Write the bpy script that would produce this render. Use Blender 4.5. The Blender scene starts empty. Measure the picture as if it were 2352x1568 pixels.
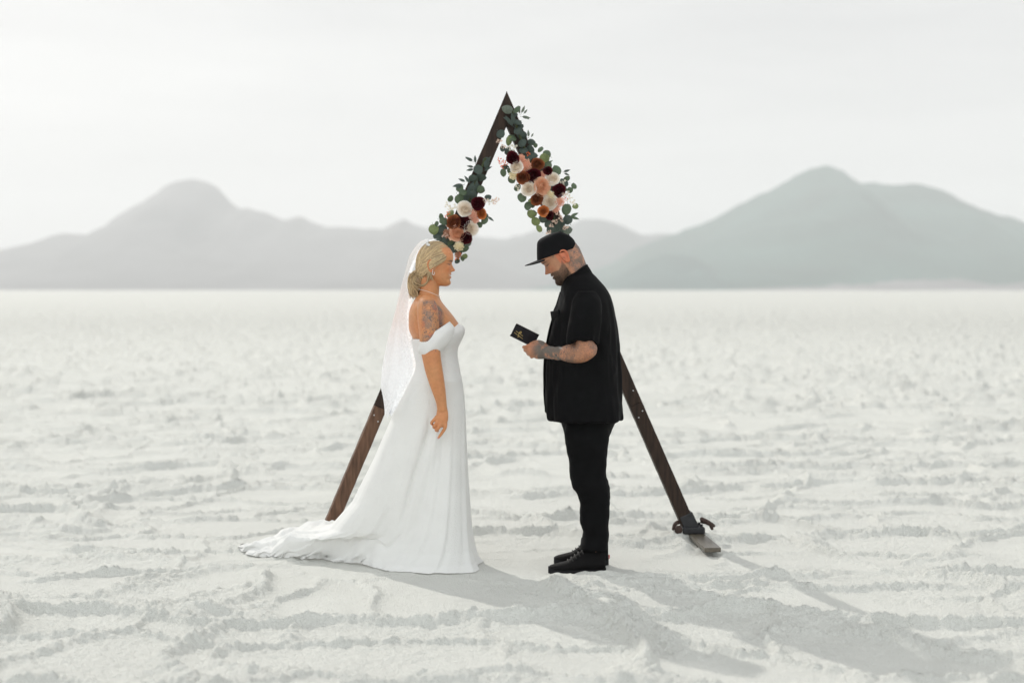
import bpy, bmesh, math, random
import numpy as np
from mathutils import Vector, Matrix, Euler, noise as mnoise

random.seed(7)
RNG = np.random.default_rng(11)
SC = bpy.context.scene
COL = SC.collection

# ------------------------------------------------------------------ camera
D, F = 7.10, 50.0 / 36.0 * 2352.0
TH = math.atan(119.0 / F)
H = 1.410
cam_d = bpy.data.cameras.new("camera")
cam = bpy.data.objects.new("camera", cam_d)
COL.objects.link(cam)
cam.location = (0, -D, H)
cam.rotation_euler = (math.pi / 2 - TH, 0, 0)
cam_d.lens = 50
cam_d.sensor_width = 36
cam_d.clip_start = 0.1
cam_d.clip_end = 40000
cam_d.dof.use_dof = True
cam_d.dof.focus_distance = D + 0.02
cam_d.dof.aperture_fstop = 1.5
SC.camera = cam

# ------------------------------------------------------------------ sky, sun, exposure
SUN_EL, SUN_AZ = math.radians(35), math.radians(33)      # sun behind the scene, to the left
world = bpy.data.worlds.new("World")
SC.world = world
world.use_nodes = True
wn, wl = world.node_tree.nodes, world.node_tree.links
wn.clear()
w_out = wn.new("ShaderNodeOutputWorld")
w_bg = wn.new("ShaderNodeBackground")
w_sky = wn.new("ShaderNodeTexSky")
w_sky.sky_type = 'NISHITA'
w_sky.sun_disc = False
w_sky.sun_elevation = SUN_EL
w_sky.sun_rotation = -SUN_AZ
w_sky.dust_density = 3.0
w_hsv = wn.new("ShaderNodeHueSaturation")
w_hsv.inputs['Saturation'].default_value = 0.3
w_tc = wn.new("ShaderNodeTexCoord")
w_map = wn.new("ShaderNodeMapping")
w_map.inputs['Scale'].default_value = (1.2, 1.2, 7.0)
w_map.inputs['Rotation'].default_value = (0.05, 0.12, 0.3)
w_noi = wn.new("ShaderNodeTexNoise")
w_noi.inputs['Scale'].default_value = 2.2
w_noi.inputs['Detail'].default_value = 5.0
w_noi.inputs['Roughness'].default_value = 0.55
w_ramp = wn.new("ShaderNodeValToRGB")
w_ramp.color_ramp.elements[0].position = 0.3
w_ramp.color_ramp.elements[0].color = (6.85, 6.88, 6.92, 1)
w_ramp.color_ramp.elements[1].position = 0.75
w_ramp.color_ramp.elements[1].color = (9.0, 8.99, 8.92, 1)
w_mix = wn.new("ShaderNodeMixRGB")
w_mix.inputs['Fac'].default_value = 0.86                # thin overcast over the clear sky
wl.new(w_tc.outputs['Generated'], w_map.inputs['Vector'])
wl.new(w_map.outputs['Vector'], w_noi.inputs['Vector'])
wl.new(w_noi.outputs['Fac'], w_ramp.inputs['Fac'])
wl.new(w_sky.outputs['Color'], w_hsv.inputs['Color'])
wl.new(w_hsv.outputs['Color'], w_mix.inputs['Color1'])
wl.new(w_ramp.outputs['Color'], w_mix.inputs['Color2'])
# added fill: unseen sky behind the camera raised and cooled to light the dress
w_sep = wn.new("ShaderNodeSeparateXYZ")
wl.new(w_tc.outputs['Generated'], w_sep.inputs['Vector'])
w_rng = wn.new("ShaderNodeMapRange")
w_rng.interpolation_type = 'SMOOTHSTEP'
w_rng.inputs['From Min'].default_value = 0.35
w_rng.inputs['From Max'].default_value = -0.7
w_rng.inputs['To Min'].default_value = 1.0
w_rng.inputs['To Max'].default_value = 1.95
wl.new(w_sep.outputs['Y'], w_rng.inputs['Value'])
w_mul = wn.new("ShaderNodeVectorMath")
w_mul.operation = 'SCALE'
wl.new(w_mix.outputs['Color'], w_mul.inputs[0])
wl.new(w_rng.outputs['Result'], w_mul.inputs['Scale'])
w_fac = wn.new("ShaderNodeMapRange")
w_fac.inputs['From Min'].default_value = 0.35
w_fac.inputs['From Max'].default_value = -0.7
wl.new(w_sep.outputs['Y'], w_fac.inputs['Value'])
w_tint = wn.new("ShaderNodeMixRGB")
w_tint.blend_type = 'MULTIPLY'
w_tint.inputs['Color2'].default_value = (0.955, 1.0, 1.02, 1)
wl.new(w_fac.outputs['Result'], w_tint.inputs['Fac'])
wl.new(w_mul.outputs['Vector'], w_tint.inputs['Color1'])
wl.new(w_tint.outputs['Color'], w_bg.inputs['Color'])
w_bg.inputs['Strength'].default_value = 0.1
wl.new(w_bg.outputs['Background'], w_out.inputs['Surface'])

sun_d = bpy.data.lights.new("sun", 'SUN')
sun = bpy.data.objects.new("sun", sun_d)
COL.objects.link(sun)
sun_d.energy = 2.75
sun_d.angle = math.radians(0.6)
sun_d.color = (1.0, 0.962, 0.90)
sun_dir = Vector((-math.sin(SUN_AZ) * math.cos(SUN_EL), math.cos(SUN_AZ) * math.cos(SUN_EL), math.sin(SUN_EL)))
sun.rotation_euler = (-sun_dir).to_track_quat('-Z', 'Y').to_euler()
sun.location = (-20, 30, 25)

SC.view_settings.view_transform = 'Standard'
SC.view_settings.look = 'None'
SC.view_settings.exposure = 0.0
SC.view_settings.gamma = 1.0
SC.render.engine = 'CYCLES'
SC.cycles.use_denoising = True
SC.cycles.denoising_prefilter = 'ACCURATE'
SC.cycles.max_bounces = 8
SC.cycles.volume_bounces = 1
SC.cycles.transparent_max_bounces = 12

# ------------------------------------------------------------------ photo measure helpers
CT, ST = math.cos(TH), math.sin(TH)
def W(px, py, Y=0.0):
    """world point at depth Y of a place measured on the photograph (2352 wide)"""
    a, b = (px - 1176.0) / F, (784.0 - py) / F
    ry, rz = CT + b * ST, -ST + b * CT
    t = (Y + D) / ry
    return Vector((a * t, Y, H + rz * t))
def G(px, py):
    a, b = (px - 1176.0) / F, (784.0 - py) / F
    ry, rz = CT + b * ST, -ST + b * CT
    t = -H / rz
    return Vector((a * t, -D + ry * t, 0.0))
MPP = D / F                                              # metres per photo pixel at the couple

# ------------------------------------------------------------------ numpy noise
def _h(ix, iy, iz, s):
    n = (ix.astype(np.int64) * 374761393 + iy.astype(np.int64) * 668265263 + iz.astype(np.int64) * 2147483647 + s * 974634777) & 0xFFFFFFFF
    n = ((n ^ (n >> 13)) * 1274126177) & 0xFFFFFFFF
    n = ((n ^ (n >> 16)) * 2246822519) & 0xFFFFFFFF
    return ((n ^ (n >> 15)) & 0xFFFFFF) / float(0xFFFFFF)
def vnoise(x, y, s=0):
    ix, iy = np.floor(x), np.floor(y)
    fx, fy = x - ix, y - iy
    fx, fy = fx * fx * (3 - 2 * fx), fy * fy * (3 - 2 * fy)
    z = np.zeros_like(ix)
    a, b = _h(ix, iy, z, s), _h(ix + 1, iy, z, s)
    c, d = _h(ix, iy + 1, z, s), _h(ix + 1, iy + 1, z, s)
    return (a * (1 - fx) + b * fx) * (1 - fy) + (c * (1 - fx) + d * fx) * fy
def fbm(x, y, s=0, o=4, g=0.5):
    r, a, t = 0, 1.0, 0
    for i in range(o):
        r = r + a * vnoise(x * 2 ** i + 17.3 * i, y * 2 ** i - 9.1 * i, s + i)
        t += a; a *= g
    return r / t
def vnoise3(p, s=0):
    i = np.floor(p); f = p - i; f = f * f * (3 - 2 * f)
    r = 0
    for dx in (0, 1):
        for dy in (0, 1):
            for dz in (0, 1):
                w = (f[:, 0] if dx else 1 - f[:, 0]) * (f[:, 1] if dy else 1 - f[:, 1]) * (f[:, 2] if dz else 1 - f[:, 2])
                r = r + w * _h(i[:, 0] + dx, i[:, 1] + dy, i[:, 2] + dz, s)
    return r
def fbm3(p, s=0, o=3):
    r, a, t = 0, 1.0, 0
    for k in range(o):
        r = r + a * vnoise3(p * 2 ** k + 5.7 * k, s + k); t += a; a *= .5
    return r / t
def voro_edge(x, y, s=0):
    ix, iy = np.floor(x), np.floor(y)
    f1 = np.full(x.shape, 9.0); f2 = np.full(x.shape, 9.0)
    z = np.zeros_like(ix)
    for dx in (-1, 0, 1):
        for dy in (-1, 0, 1):
            cx, cy = ix + dx, iy + dy
            qx = cx + .5 + .8 * (_h(cx, cy, z, s) - .5)
            qy = cy + .5 + .8 * (_h(cx, cy, z, s + 7) - .5)
            d = np.hypot(qx - x, qy - y)
            m = d < f1
            f2 = np.where(m, f1, np.minimum(f2, d)); f1 = np.where(m, d, f1)
    return f2 - f1
def sstep(a, b, x):
    t = np.clip((x - a) / (b - a), 0, 1)
    return t * t * (3 - 2 * t)

# ------------------------------------------------------------------ materials
def mat(name, col, rough=0.7, spec=0.3, noise_scale=None, noise_amt=0.15, bump=None, bump_dist=0.002, metallic=0.0,
        sheen=0.0, trans=0.0, attr=None, stretch=None, sss=0.0):
    m = bpy.data.materials.new(name); m.use_nodes = True
    n, l = m.node_tree.nodes, m.node_tree.links
    b = n['Principled BSDF']
    b.inputs['Base Color'].default_value = (*col, 1)
    b.inputs['Roughness'].default_value = rough
    b.inputs['Specular IOR Level'].default_value = spec
    b.inputs['Metallic'].default_value = metallic
    if sheen:
        b.inputs['Sheen Weight'].default_value = sheen
        b.inputs['Sheen Roughness'].default_value = 0.5
    if sss:
        b.inputs['Subsurface Weight'].default_value = sss
        b.inputs['Subsurface Radius'].default_value = (1.0, 0.35, 0.2)
        b.inputs['Subsurface Scale'].default_value = 0.008
    tc = n.new('ShaderNodeTexCoord')
    src = tc.outputs['Object']
    if stretch:
        mp = n.new('ShaderNodeMapping'); mp.inputs['Scale'].default_value = stretch
        l.new(src, mp.inputs['Vector']); src = mp.outputs['Vector']
    base = None
    if attr:
        a = n.new('ShaderNodeAttribute'); a.attribute_name = attr; base = a.outputs['Color']
        l.new(base, b.inputs['Base Color'])
    if noise_scale:
        t = n.new('ShaderNodeTexNoise'); t.inputs['Scale'].default_value = noise_scale
        t.inputs['Detail'].default_value = 6
        l.new(src, t.inputs['Vector'])
        r = n.new('ShaderNodeMapRange')
        r.inputs['From Min'].default_value = .3; r.inputs['From Max'].default_value = .7
        r.inputs['To Min'].default_value = 1 - noise_amt; r.inputs['To Max'].default_value = 1 + noise_amt
        l.new(t.outputs['Fac'], r.inputs['Value'])
        mx = n.new('ShaderNodeMixRGB'); mx.blend_type = 'MULTIPLY'; mx.inputs['Fac'].default_value = 1
        if base: l.new(base, mx.inputs['Color1'])
        else: mx.inputs['Color1'].default_value = (*col, 1)
        l.new(r.outputs['Result'], mx.inputs['Color2'])
        l.new(mx.outputs['Color'], b.inputs['Base Color'])
    if bump:
        t = n.new('ShaderNodeTexNoise'); t.inputs['Scale'].default_value = bump; t.inputs['Detail'].default_value = 5
        l.new(src, t.inputs['Vector'])
        bp = n.new('ShaderNodeBump'); bp.inputs['Distance'].default_value = bump_dist; bp.inputs['Strength'].default_value = 1
        l.new(t.outputs['Fac'], bp.inputs['Height']); l.new(bp.outputs['Normal'], b.inputs['Normal'])
    if trans:
        tr = n.new('ShaderNodeBsdfTranslucent')
        cs = b.inputs['Base Color']
        if cs.links: l.new(cs.links[0].from_socket, tr.inputs['Color'])
        else: tr.inputs['Color'].default_value = (*col, 1)
        ms = n.new('ShaderNodeMixShader'); ms.inputs['Fac'].default_value = trans
        l.new(b.outputs['BSDF'], ms.inputs[1]); l.new(tr.outputs['BSDF'], ms.inputs[2])
        l.new(ms.outputs['Shader'], n['Material Output'].inputs['Surface'])
    return m

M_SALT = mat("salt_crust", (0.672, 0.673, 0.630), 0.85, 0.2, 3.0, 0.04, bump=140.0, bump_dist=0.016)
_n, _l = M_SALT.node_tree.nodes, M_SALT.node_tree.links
# albedo falls with distance: shade of the unmodelled far roughness put into the colour
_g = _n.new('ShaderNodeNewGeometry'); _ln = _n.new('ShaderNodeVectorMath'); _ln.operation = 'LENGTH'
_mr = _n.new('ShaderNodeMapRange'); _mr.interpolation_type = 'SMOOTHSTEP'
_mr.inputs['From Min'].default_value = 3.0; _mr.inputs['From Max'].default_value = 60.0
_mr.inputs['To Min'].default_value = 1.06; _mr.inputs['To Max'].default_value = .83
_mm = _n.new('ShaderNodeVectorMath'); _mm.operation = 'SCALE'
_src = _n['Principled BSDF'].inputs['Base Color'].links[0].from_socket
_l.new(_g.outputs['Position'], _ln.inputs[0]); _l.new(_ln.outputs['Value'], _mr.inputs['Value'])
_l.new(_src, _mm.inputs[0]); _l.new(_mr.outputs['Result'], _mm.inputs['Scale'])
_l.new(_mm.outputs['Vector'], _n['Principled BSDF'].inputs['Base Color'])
M_SKIN_F = mat("bride_skin", (.6, .3, .17), 0.48, 0.35, 60, .05, attr="Col", sss=.12)
M_SKIN_M = mat("officiant_skin", (.5, .27, .17), 0.5, 0.35, 60, .05, attr="Col", sss=.12)
M_DRESS = mat("white_crepe", (.87, .865, .842), 0.8, 0.2, 9, .02, bump=150, bump_dist=.003, sheen=.2, trans=.2)
M_BLACK = mat("black_cotton", (.0030, .0030, .0034), 0.75, 0.09, 24, .3, bump=180, bump_dist=.001)
M_TROUSER = mat("black_denim", (.0028, .0028, .0031), 0.75, 0.09, 18, .3, bump=240, bump_dist=.001)
M_CAP = mat("cap_cloth", (.0045, .0045, .0052), 0.8, 0.12, 30, .2, bump=300, bump_dist=.0008)
M_SHOE = mat("black_canvas", (.006, .0055, .0055), 0.75, 0.12, 30, .2, bump=220, bump_dist=.0008)
M_SOLE = mat("black_rubber", (.010, .010, .011), 0.75, 0.15, 40, .2)
M_RED = mat("red_tab", (.55, .04, .035), 0.5, 0.3, 40, .1)
M_LACE = mat("shoe_lace", (.012, .011, .010), 0.55, 0.4, 60, .2)
M_HAIR = mat("blond_hair", (.4, .27, .13), 0.45, 0.4, 22, .18, attr="Col", stretch=(1, 1, .4))
M_BEARD = mat("brown_beard", (.11, .07, .045), 0.6, 0.3, attr="Col")
M_WOOD = mat("stained_wood", (.030, .017, .011), 0.6, 0.25, 10, .45, bump=40, bump_dist=.002, stretch=(6, 6, .8))
M_WOOD_L = mat("worn_brown_wood", (.115, .062, .038), 0.65, 0.3, 10, .4, bump=40, bump_dist=.002, stretch=(6, 6, .8))
M_WOOD_D = mat("foot_board_wood", (.10, .085, .062), 0.3, 0.6, 14, .25, bump=60, bump_dist=.001, stretch=(6, .8, 6))
M_IRON = mat("black_iron", (.018, .018, .02), 0.5, 0.4, 30, .3)
M_STRAP = mat("brown_strap", (.045, .026, .02), 0.6, 0.3, 30, .3)
M_BOLT = mat("steel_bolt", (.55, .55, .56), 0.35, 0.5, metallic=.9)
M_PEARL = mat("pearl", (.85, .82, .76), 0.2, 0.6, 30, .03)
M_GOLD = mat("gold_foil", (.75, .55, .2), 0.35, 0.5, 30, .05, metallic=.6)
M_BOOK = mat("black_book_cloth", (.009, .008, .011), 0.6, 0.25, 60, .15, bump=400, bump_dist=.0004)
M_PAGE = mat("book_pages", (.7, .67, .6), 0.8, 0.2, 50, .05)
M_STEM = mat("stem", (.05, .06, .025), 0.7, 0.2, 40, .2)

# ------------------------------------------------------------------ mesh helpers
def wpos(o):
    p = Vector((0, 0, 0))
    while o is not None:
        p += Vector(o.location); o = o.parent
    return p
def link(name, me, m, parent=None, smooth=True):
    o = bpy.data.objects.new(name, me)
    COL.objects.link(o)
    if m is not None:
        me.materials.clear(); me.materials.append(m)
    if smooth and len(me.polygons):
        me.polygons.foreach_set('use_smooth', np.ones(len(me.polygons), dtype=bool))
    if parent is not None:
        off = wpos(parent)
        co = np.empty(len(me.vertices) * 3, dtype=np.float32)
        me.vertices.foreach_get('co', co)
        co = co.reshape(-1, 3) - np.array(off, dtype=np.float32)
        me.vertices.foreach_set('co', co.ravel()); me.update()
        o.parent = parent
    return o
def obj(name, bm, m, parent=None, smooth=True):
    me = bpy.data.meshes.new(name)
    bmesh.ops.recalc_face_normals(bm, faces=bm.faces)
    bm.to_mesh(me); bm.free()
    return link(name, me, m, parent, smooth)
def empty(name, loc, label, cat, group=None):
    o = bpy.data.objects.new(name, None); COL.objects.link(o)
    o.location = loc; o.empty_display_size = .1
    o['label'] = label; o['category'] = cat
    if group: o['group'] = group
    return o
def np_mesh(name, V, Q):
    me = bpy.data.meshes.new(name)
    me.vertices.add(len(V)); me.vertices.foreach_set('co', np.asarray(V, dtype=np.float32).ravel())
    Q = np.asarray(Q, dtype=np.int32); k = Q.shape[1]
    me.loops.add(Q.size); me.loops.foreach_set('vertex_index', Q.ravel())
    me.polygons.add(len(Q)); me.polygons.foreach_set('loop_start', np.arange(0, Q.size, k, dtype=np.int32))
    me.update(calc_edges=True)
    return me
def grid_quads(r, c, wrap=False):
    i = np.arange(r - 1)[:, None]; j = np.arange(c if wrap else c - 1)[None, :]
    j2 = (j + 1) % c
    return np.stack([i * c + j, i * c + j2, (i + 1) * c + j2, (i + 1) * c + j], -1).reshape(-1, 4)
def loft(bm, rings, cap=True):
    vs = [[bm.verts.new(p) for p in r] for r in rings]
    n = len(vs[0])
    for a, b in zip(vs[:-1], vs[1:]):
        for i in range(n):
            bm.faces.new((a[i], a[(i + 1) % n], b[(i + 1) % n], b[i]))
    if cap:
        for r in (vs[0], vs[-1]):
            c = bm.verts.new(sum((v.co for v in r), Vector()) / n)
            for i in range(n): bm.faces.new((r[i], r[(i + 1) % n], c))
def spl(pts, n):
    """Catmull-Rom through tuples of any length"""
    P = np.array(pts, dtype=float)
    if len(P) < 3:
        t = np.linspace(0, 1, n)[:, None]
        return P[0] * (1 - t) + P[-1] * t
    P = np.vstack([2 * P[0] - P[1], P, 2 * P[-1] - P[-2]])
    u = np.linspace(0, len(P) - 3 - 1e-9, n)
    i = u.astype(int); t = (u - i)[:, None]
    a, b, c, d = P[i], P[i + 1], P[i + 2], P[i + 3]
    return .5 * (2 * b + (c - a) * t + (2 * a - 5 * b + 4 * c - d) * t ** 2 + (3 * b - a - 3 * c + d) * t ** 3)
def tube(bm, pts, rad, n=10, res=None, ends=True, flat=1.0, flat_axis=None):
    """round-ended tube: pts list of Vector, rad list of radii"""
    data = [(*p, r) for p, r in zip(pts, rad)]
    S = spl(data, res or max(8, len(pts) * 4))
    P = [Vector(s[:3]) for s in S]; R = [max(1e-4, s[3]) for s in S]
    rings = []; side = None
    for i, p in enumerate(P):
        t = (P[min(i + 1, len(P) - 1)] - P[max(i - 1, 0)]).normalized()
        if side is None:
            ref = flat_axis or (Vector((0, 0, 1)) if abs(t.z) < .9 else Vector((0, 1, 0)))
            side = t.cross(ref).normalized()
        side = (side - t * side.dot(t)).normalized()
        up = t.cross(side)
        rings.append((p, t, side, up, R[i]))
    out = []
    def ring(p, sd, up, r): return [p + sd * (r * math.cos(2 * math.pi * k / n)) + up * (r * flat * math.sin(2 * math.pi * k / n)) for k in range(n)]
    if ends:
        p, t, sd, up, r = rings[0]
        for a in (80, 55, 28): out.append(ring(p - t * r * math.sin(math.radians(a)) * .95, sd, up, r * math.cos(math.radians(a))))
    for p, t, sd, up, r in rings: out.append(ring(p, sd, up, r))
    if ends:
        p, t, sd, up, r = rings[-1]
        for a in (28, 55, 80): out.append(ring(p + t * r * math.sin(math.radians(a)) * .95, sd, up, r * math.cos(math.radians(a))))
    loft(bm, out)
def ellipsoid(bm, c, r, rot=None, seg=24):
    m = Matrix.Translation(c) @ (rot.to_4x4() if rot else Matrix.Identity(4)) @ Matrix.Diagonal((*r, 1))
    bmesh.ops.create_uvsphere(bm, u_segments=seg, v_segments=seg // 2, radius=1, matrix=m)
def box(bm, c, s, rot=None, bevel=0.0):
    m = Matrix.Translation(c) @ (rot.to_4x4() if rot else Matrix.Identity(4)) @ Matrix.Diagonal((*s, 1))
    r = bmesh.ops.create_cube(bm, size=1, matrix=m)
    if bevel:
        es = {e for v in r['verts'] for e in v.link_edges}
        bmesh.ops.bevel(bm, geom=list(es), offset=bevel, segments=2, profile=.5, affect='EDGES')
def sring(c, ax, ay, n=48, e=2.3, u=Vector((1, 0, 0)), v=Vector((0, 1, 0))):
    out = []
    for k in range(n):
        a = 2 * math.pi * k / n
        x = math.copysign(abs(math.cos(a)) ** (2 / e), math.cos(a)); y = math.copysign(abs(math.sin(a)) ** (2 / e), math.sin(a))
        out.append(c + u * (ax * x) + v * (ay * y))
    return out
def fuse(bm, voxel, smooth=3, name="fuse"):
    """one continuous surface out of overlapping closed shapes"""
    bmesh.ops.recalc_face_normals(bm, faces=bm.faces)
    me = bpy.data.meshes.new(name); bm.to_mesh(me); bm.free()
    o = bpy.data.objects.new(name, me); COL.objects.link(o)
    md = o.modifiers.new("r", 'REMESH'); md.mode = 'VOXEL'; md.voxel_size = voxel; md.adaptivity = 0
    if smooth:
        sm = o.modifiers.new("s", 'SMOOTH'); sm.factor = .5; sm.iterations = smooth
    dg = bpy.context.evaluated_depsgraph_get(); dg.update()
    res = bpy.data.meshes.new_from_object(o.evaluated_get(dg))
    bpy.data.objects.remove(o, do_unlink=True); bpy.data.meshes.remove(me)
    return res
def coords(me):
    a = np.empty(len(me.vertices) * 3, dtype=np.float32); me.vertices.foreach_get('co', a)
    return a.reshape(-1, 3).astype(float)
def normals(me):
    a = np.empty(len(me.vertices) * 3, dtype=np.float32); me.vertices.foreach_get('normal', a)
    return a.reshape(-1, 3).astype(float)
def set_coords(me, c):
    me.vertices.foreach_set('co', np.asarray(c, dtype=np.float32).ravel()); me.update()
def set_col(me, c):
    at = me.attributes.get("Col") or me.attributes.new("Col", 'FLOAT_COLOR', 'POINT')
    c4 = np.ones((len(c), 4), dtype=np.float32); c4[:, :3] = c
    at.data.foreach_set('color', c4.ravel())

# ------------------------------------------------------------------ ground: one salt sheet to the horizon
def billow(x, y, sd, o=3, g=.6):
    r, a_, t = 0, 1.0, 0
    for i in range(o):
        r = r + a_ * np.abs(2 * vnoise(x * 2 ** i + 3.1 * i, y * 2 ** i + 7.7 * i, sd + i) - 1); t += a_; a_ *= g
    return r / t
def salt_height(X, Y):
    r = np.hypot(X, Y + D)
    fade_hi = 1 - sstep(9, 26, r)
    jx, jy = vnoise(X * 4.1, Y * 4.1, 61) - .5, vnoise(X * 4.1 + 9, Y * 4.1 + 3, 62) - .5
    wx = X * .74 + 1.0 * (fbm(X * .9, Y * .9, 3, 3) - .5) + .10 * jx
    wy = Y * 1.12 + 1.0 * (fbm(X * .9 + 40, Y * .9 + 11, 5, 3) - .5) + .10 * jy
    crust = 1 - billow(X * 9, Y * 9, 21, 4, .68)                  # cauliflower crust
    hgt = np.zeros_like(X); rim = np.zeros_like(X)
    for sc, amp, wid, sd in ((.86, .036, .060, 1), (1.7, .019, .075, 9), (.5, .026, .040, 17)):
        e = voro_edge(wx * sc + 13.7 * sd, wy * sc + 4.1, sd)
        pres = sstep(.29, .50, fbm(X * .8 + 9 * sd, Y * .8, 30 + sd, 3))
        prof = np.exp(-(e / wid) ** 2) + .22 * np.exp(-(e / (wid * 3.2)) ** 2)
        hgt += amp * prof * (.08 + .92 * pres) * (.75 + .40 * crust)
        rim = np.maximum(rim, prof * pres)
    grain = (fbm(X * 34, Y * 34, 50, 3, .75) - .5)
    patch = sstep(.42, .62, fbm(X * 1.3, Y * 1.5, 91, 3))         # flakier and smoother areas
    rough = (crust - .5) * (.003 + .006 * patch) + grain * (.007 + .009 * patch) + (fbm(X * 3, Y * 4.5, 52, 3, .6) - .5) * .011
    rough = rough + rim * ((crust - .5) * .011 + grain * .020)
    hgt = hgt * (1 + .7 * sstep(8, 22, r)) * (1 - .75 * sstep(80, 600, r)) + rough * fade_hi
    # trodden, flatter crust where the couple and the arch stand
    calm = np.exp(-(((X + .15) / 1.25) ** 2 + ((Y - .18) / .52) ** 2) ** 2)
    return (hgt - .010) * (1 - .90 * calm) - .003 * calm
def build_ground():
    near = np.concatenate([-np.geomspace(700, 4.2, 26), np.array([])])
    ys = [-D + -v for v in np.geomspace(600, 3.0, 24)]
    ys += list(np.linspace(-D - 2.4, -D + 3.6, 40))
    d = 3.62; front = []
    while d < 9500:
        front.append(d - D)
        d += max(.0085, d * d / (H * 1422) * .5 if d < 75 else d * .04)
    ys = np.array(ys + front)
    nc = 1000
    u = np.linspace(-1, 1, nc)
    ext = np.geomspace(1.02, 1, 2)
    g = np.geomspace(1.0, 1.0, 1)
    dd = np.abs(ys + D)
    hw = np.maximum(.46 * dd + 1.1, 2.4)
    X = u[None, :] * hw[:, None]
    k = 34
    tt = (np.arange(1, k + 1) / k)[None, :]
    far = hw[:, None] * np.exp(np.log(9500 / hw[:, None]) * tt ** 1.15)
    X = np.concatenate([-far[:, ::-1], X, far], 1)
    Y = np.repeat(ys[:, None], X.shape[1], 1)
    Z = salt_height(X, Y)
    me = np_mesh("ground", np.stack([X, Y, Z], -1).reshape(-1, 3), grid_quads(*X.shape))
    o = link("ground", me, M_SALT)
    o['kind'] = 'structure'; o['label'] = "white crusted salt flat with raised ridges reaching to the horizon"; o['category'] = 'ground'
build_ground()

# ------------------------------------------------------------------ hills
def hills(pts, dist, depth, col, seed, label, rough=.06):
    m = mat("rock_" + str(seed), col, .95, .1, .004, .25)
    pts = np.array(pts, dtype=float)
    px = np.linspace(pts[0, 0], pts[-1, 0], 420)
    py = np.interp(px, pts[:, 0], pts[:, 1])
    k = np.ones(5) / 5
    py = np.convolve(np.pad(py, 2, mode='edge'), k, 'valid')
    hh_ = np.clip((665 - py) / 120, 0, 1)
    py = py - hh_ * (9 * (fbm(px / 34, px * 0 + seed, seed, 3, .65) - .5) + 12 * (fbm(px / 90, px * 0 + seed, seed + 2, 2) - .5))
    Xc = (px - 1176) / F * dist
    Hc = np.maximum(0, (665 - py) / F * dist + H)
    nr = 70
    s = np.linspace(-1, 1, nr)
    X = np.repeat(Xc[None, :], nr, 0)
    Y = dist + s[:, None] * depth + np.zeros_like(X)
    sc = 1 / (depth * .35)
    nz = fbm(X * sc + seed, Y * sc, seed, 5, .55)
    rid = 1 - np.abs(2 * fbm(X * sc * 1.6, Y * sc * 1.6 + 5, seed + 3, 4) - 1)
    prof = np.clip(1 - np.abs(s) ** 1.25, 0, 1)[:, None]
    prof = prof * (1 - (1 - prof) * 1.1 * (nz - .2).clip(0, 1))
    Z = Hc[None, :] * (prof + (rough * 2.4 * (1 - prof) + .035 * prof) * (rid - .75) * prof * 2) - 2.0
    me = np_mesh("hills", np.stack([X, Y, Z], -1).reshape(-1, 3), grid_quads(*X.shape))
    o = link("hills", me, m)
    o['kind'] = 'structure'; o['label'] = label; o['category'] = 'hills'
hills([(-700, 640), (-400, 610), (-200, 596), (0, 577), (60, 562), (110, 545), (150, 530), (200, 540), (250, 532), (275, 519), (300, 494), (340, 468),
       (375, 446), (395, 425), (420, 415), (462, 414), (490, 425), (515, 452), (540, 482), (580, 478), (620, 487), (660, 501), (690, 495), (712, 513),
       (760, 520), (850, 526), (890, 525), (912, 508), (930, 498), (958, 510), (1000, 516), (1060, 540), (1130, 580), (1220, 625), (1320, 655), (1400, 668)],
      5600, 1500, (.12, .118, .12), 3, "grey hazy hill range with a rounded summit behind the bride")
hills([(700, 640), (900, 560), (1000, 530), (1050, 536), (1100, 541), (1150, 543), (1200, 538), (1260, 524), (1330, 509), (1380, 508), (1430, 523),
       (1480, 540), (1530, 541), (1600, 545), (1750, 580), (1900, 640)],
      5900, 1200, (.12, .125, .125), 8, "pale distant low hills seen between the couple")
hills([(1180, 668), (1300, 646), (1400, 607), (1460, 573), (1500, 552), (1540, 537), (1590, 520), (1650, 499), (1700, 474), (1750, 444), (1800, 418), (1830, 400), (1868, 388), (1900, 386),
       (1930, 393), (1968, 419), (2000, 424), (2050, 426), (2100, 424), (2150, 438), (2200, 460), (2260, 481), (2320, 501), (2400, 520), (2550, 560), (2800, 610), (3100, 650)],
      4300, 1200, (.06, .115, .10), 14, "blue grey hazy mountain with a pointed summit to the right of the man")
hills([(1350, 668), (1400, 645), (1440, 622), (1480, 600), (1520, 588), (1560, 584), (1600, 592), (1640, 612), (1680, 632), (1740, 650), (1820, 668)],
      3500, 380, (.055, .105, .097), 19, "small dark hazy hill low behind the man")
hills([(1450, 668), (1620, 661), (1720, 651), (1820, 644), (1950, 636), (2100, 632), (2250, 636), (2400, 634), (2700, 645), (3000, 668)],
      3300, 260, (.205, .2, .2), 23, "pale foothills at the base of the right mountain")

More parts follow.
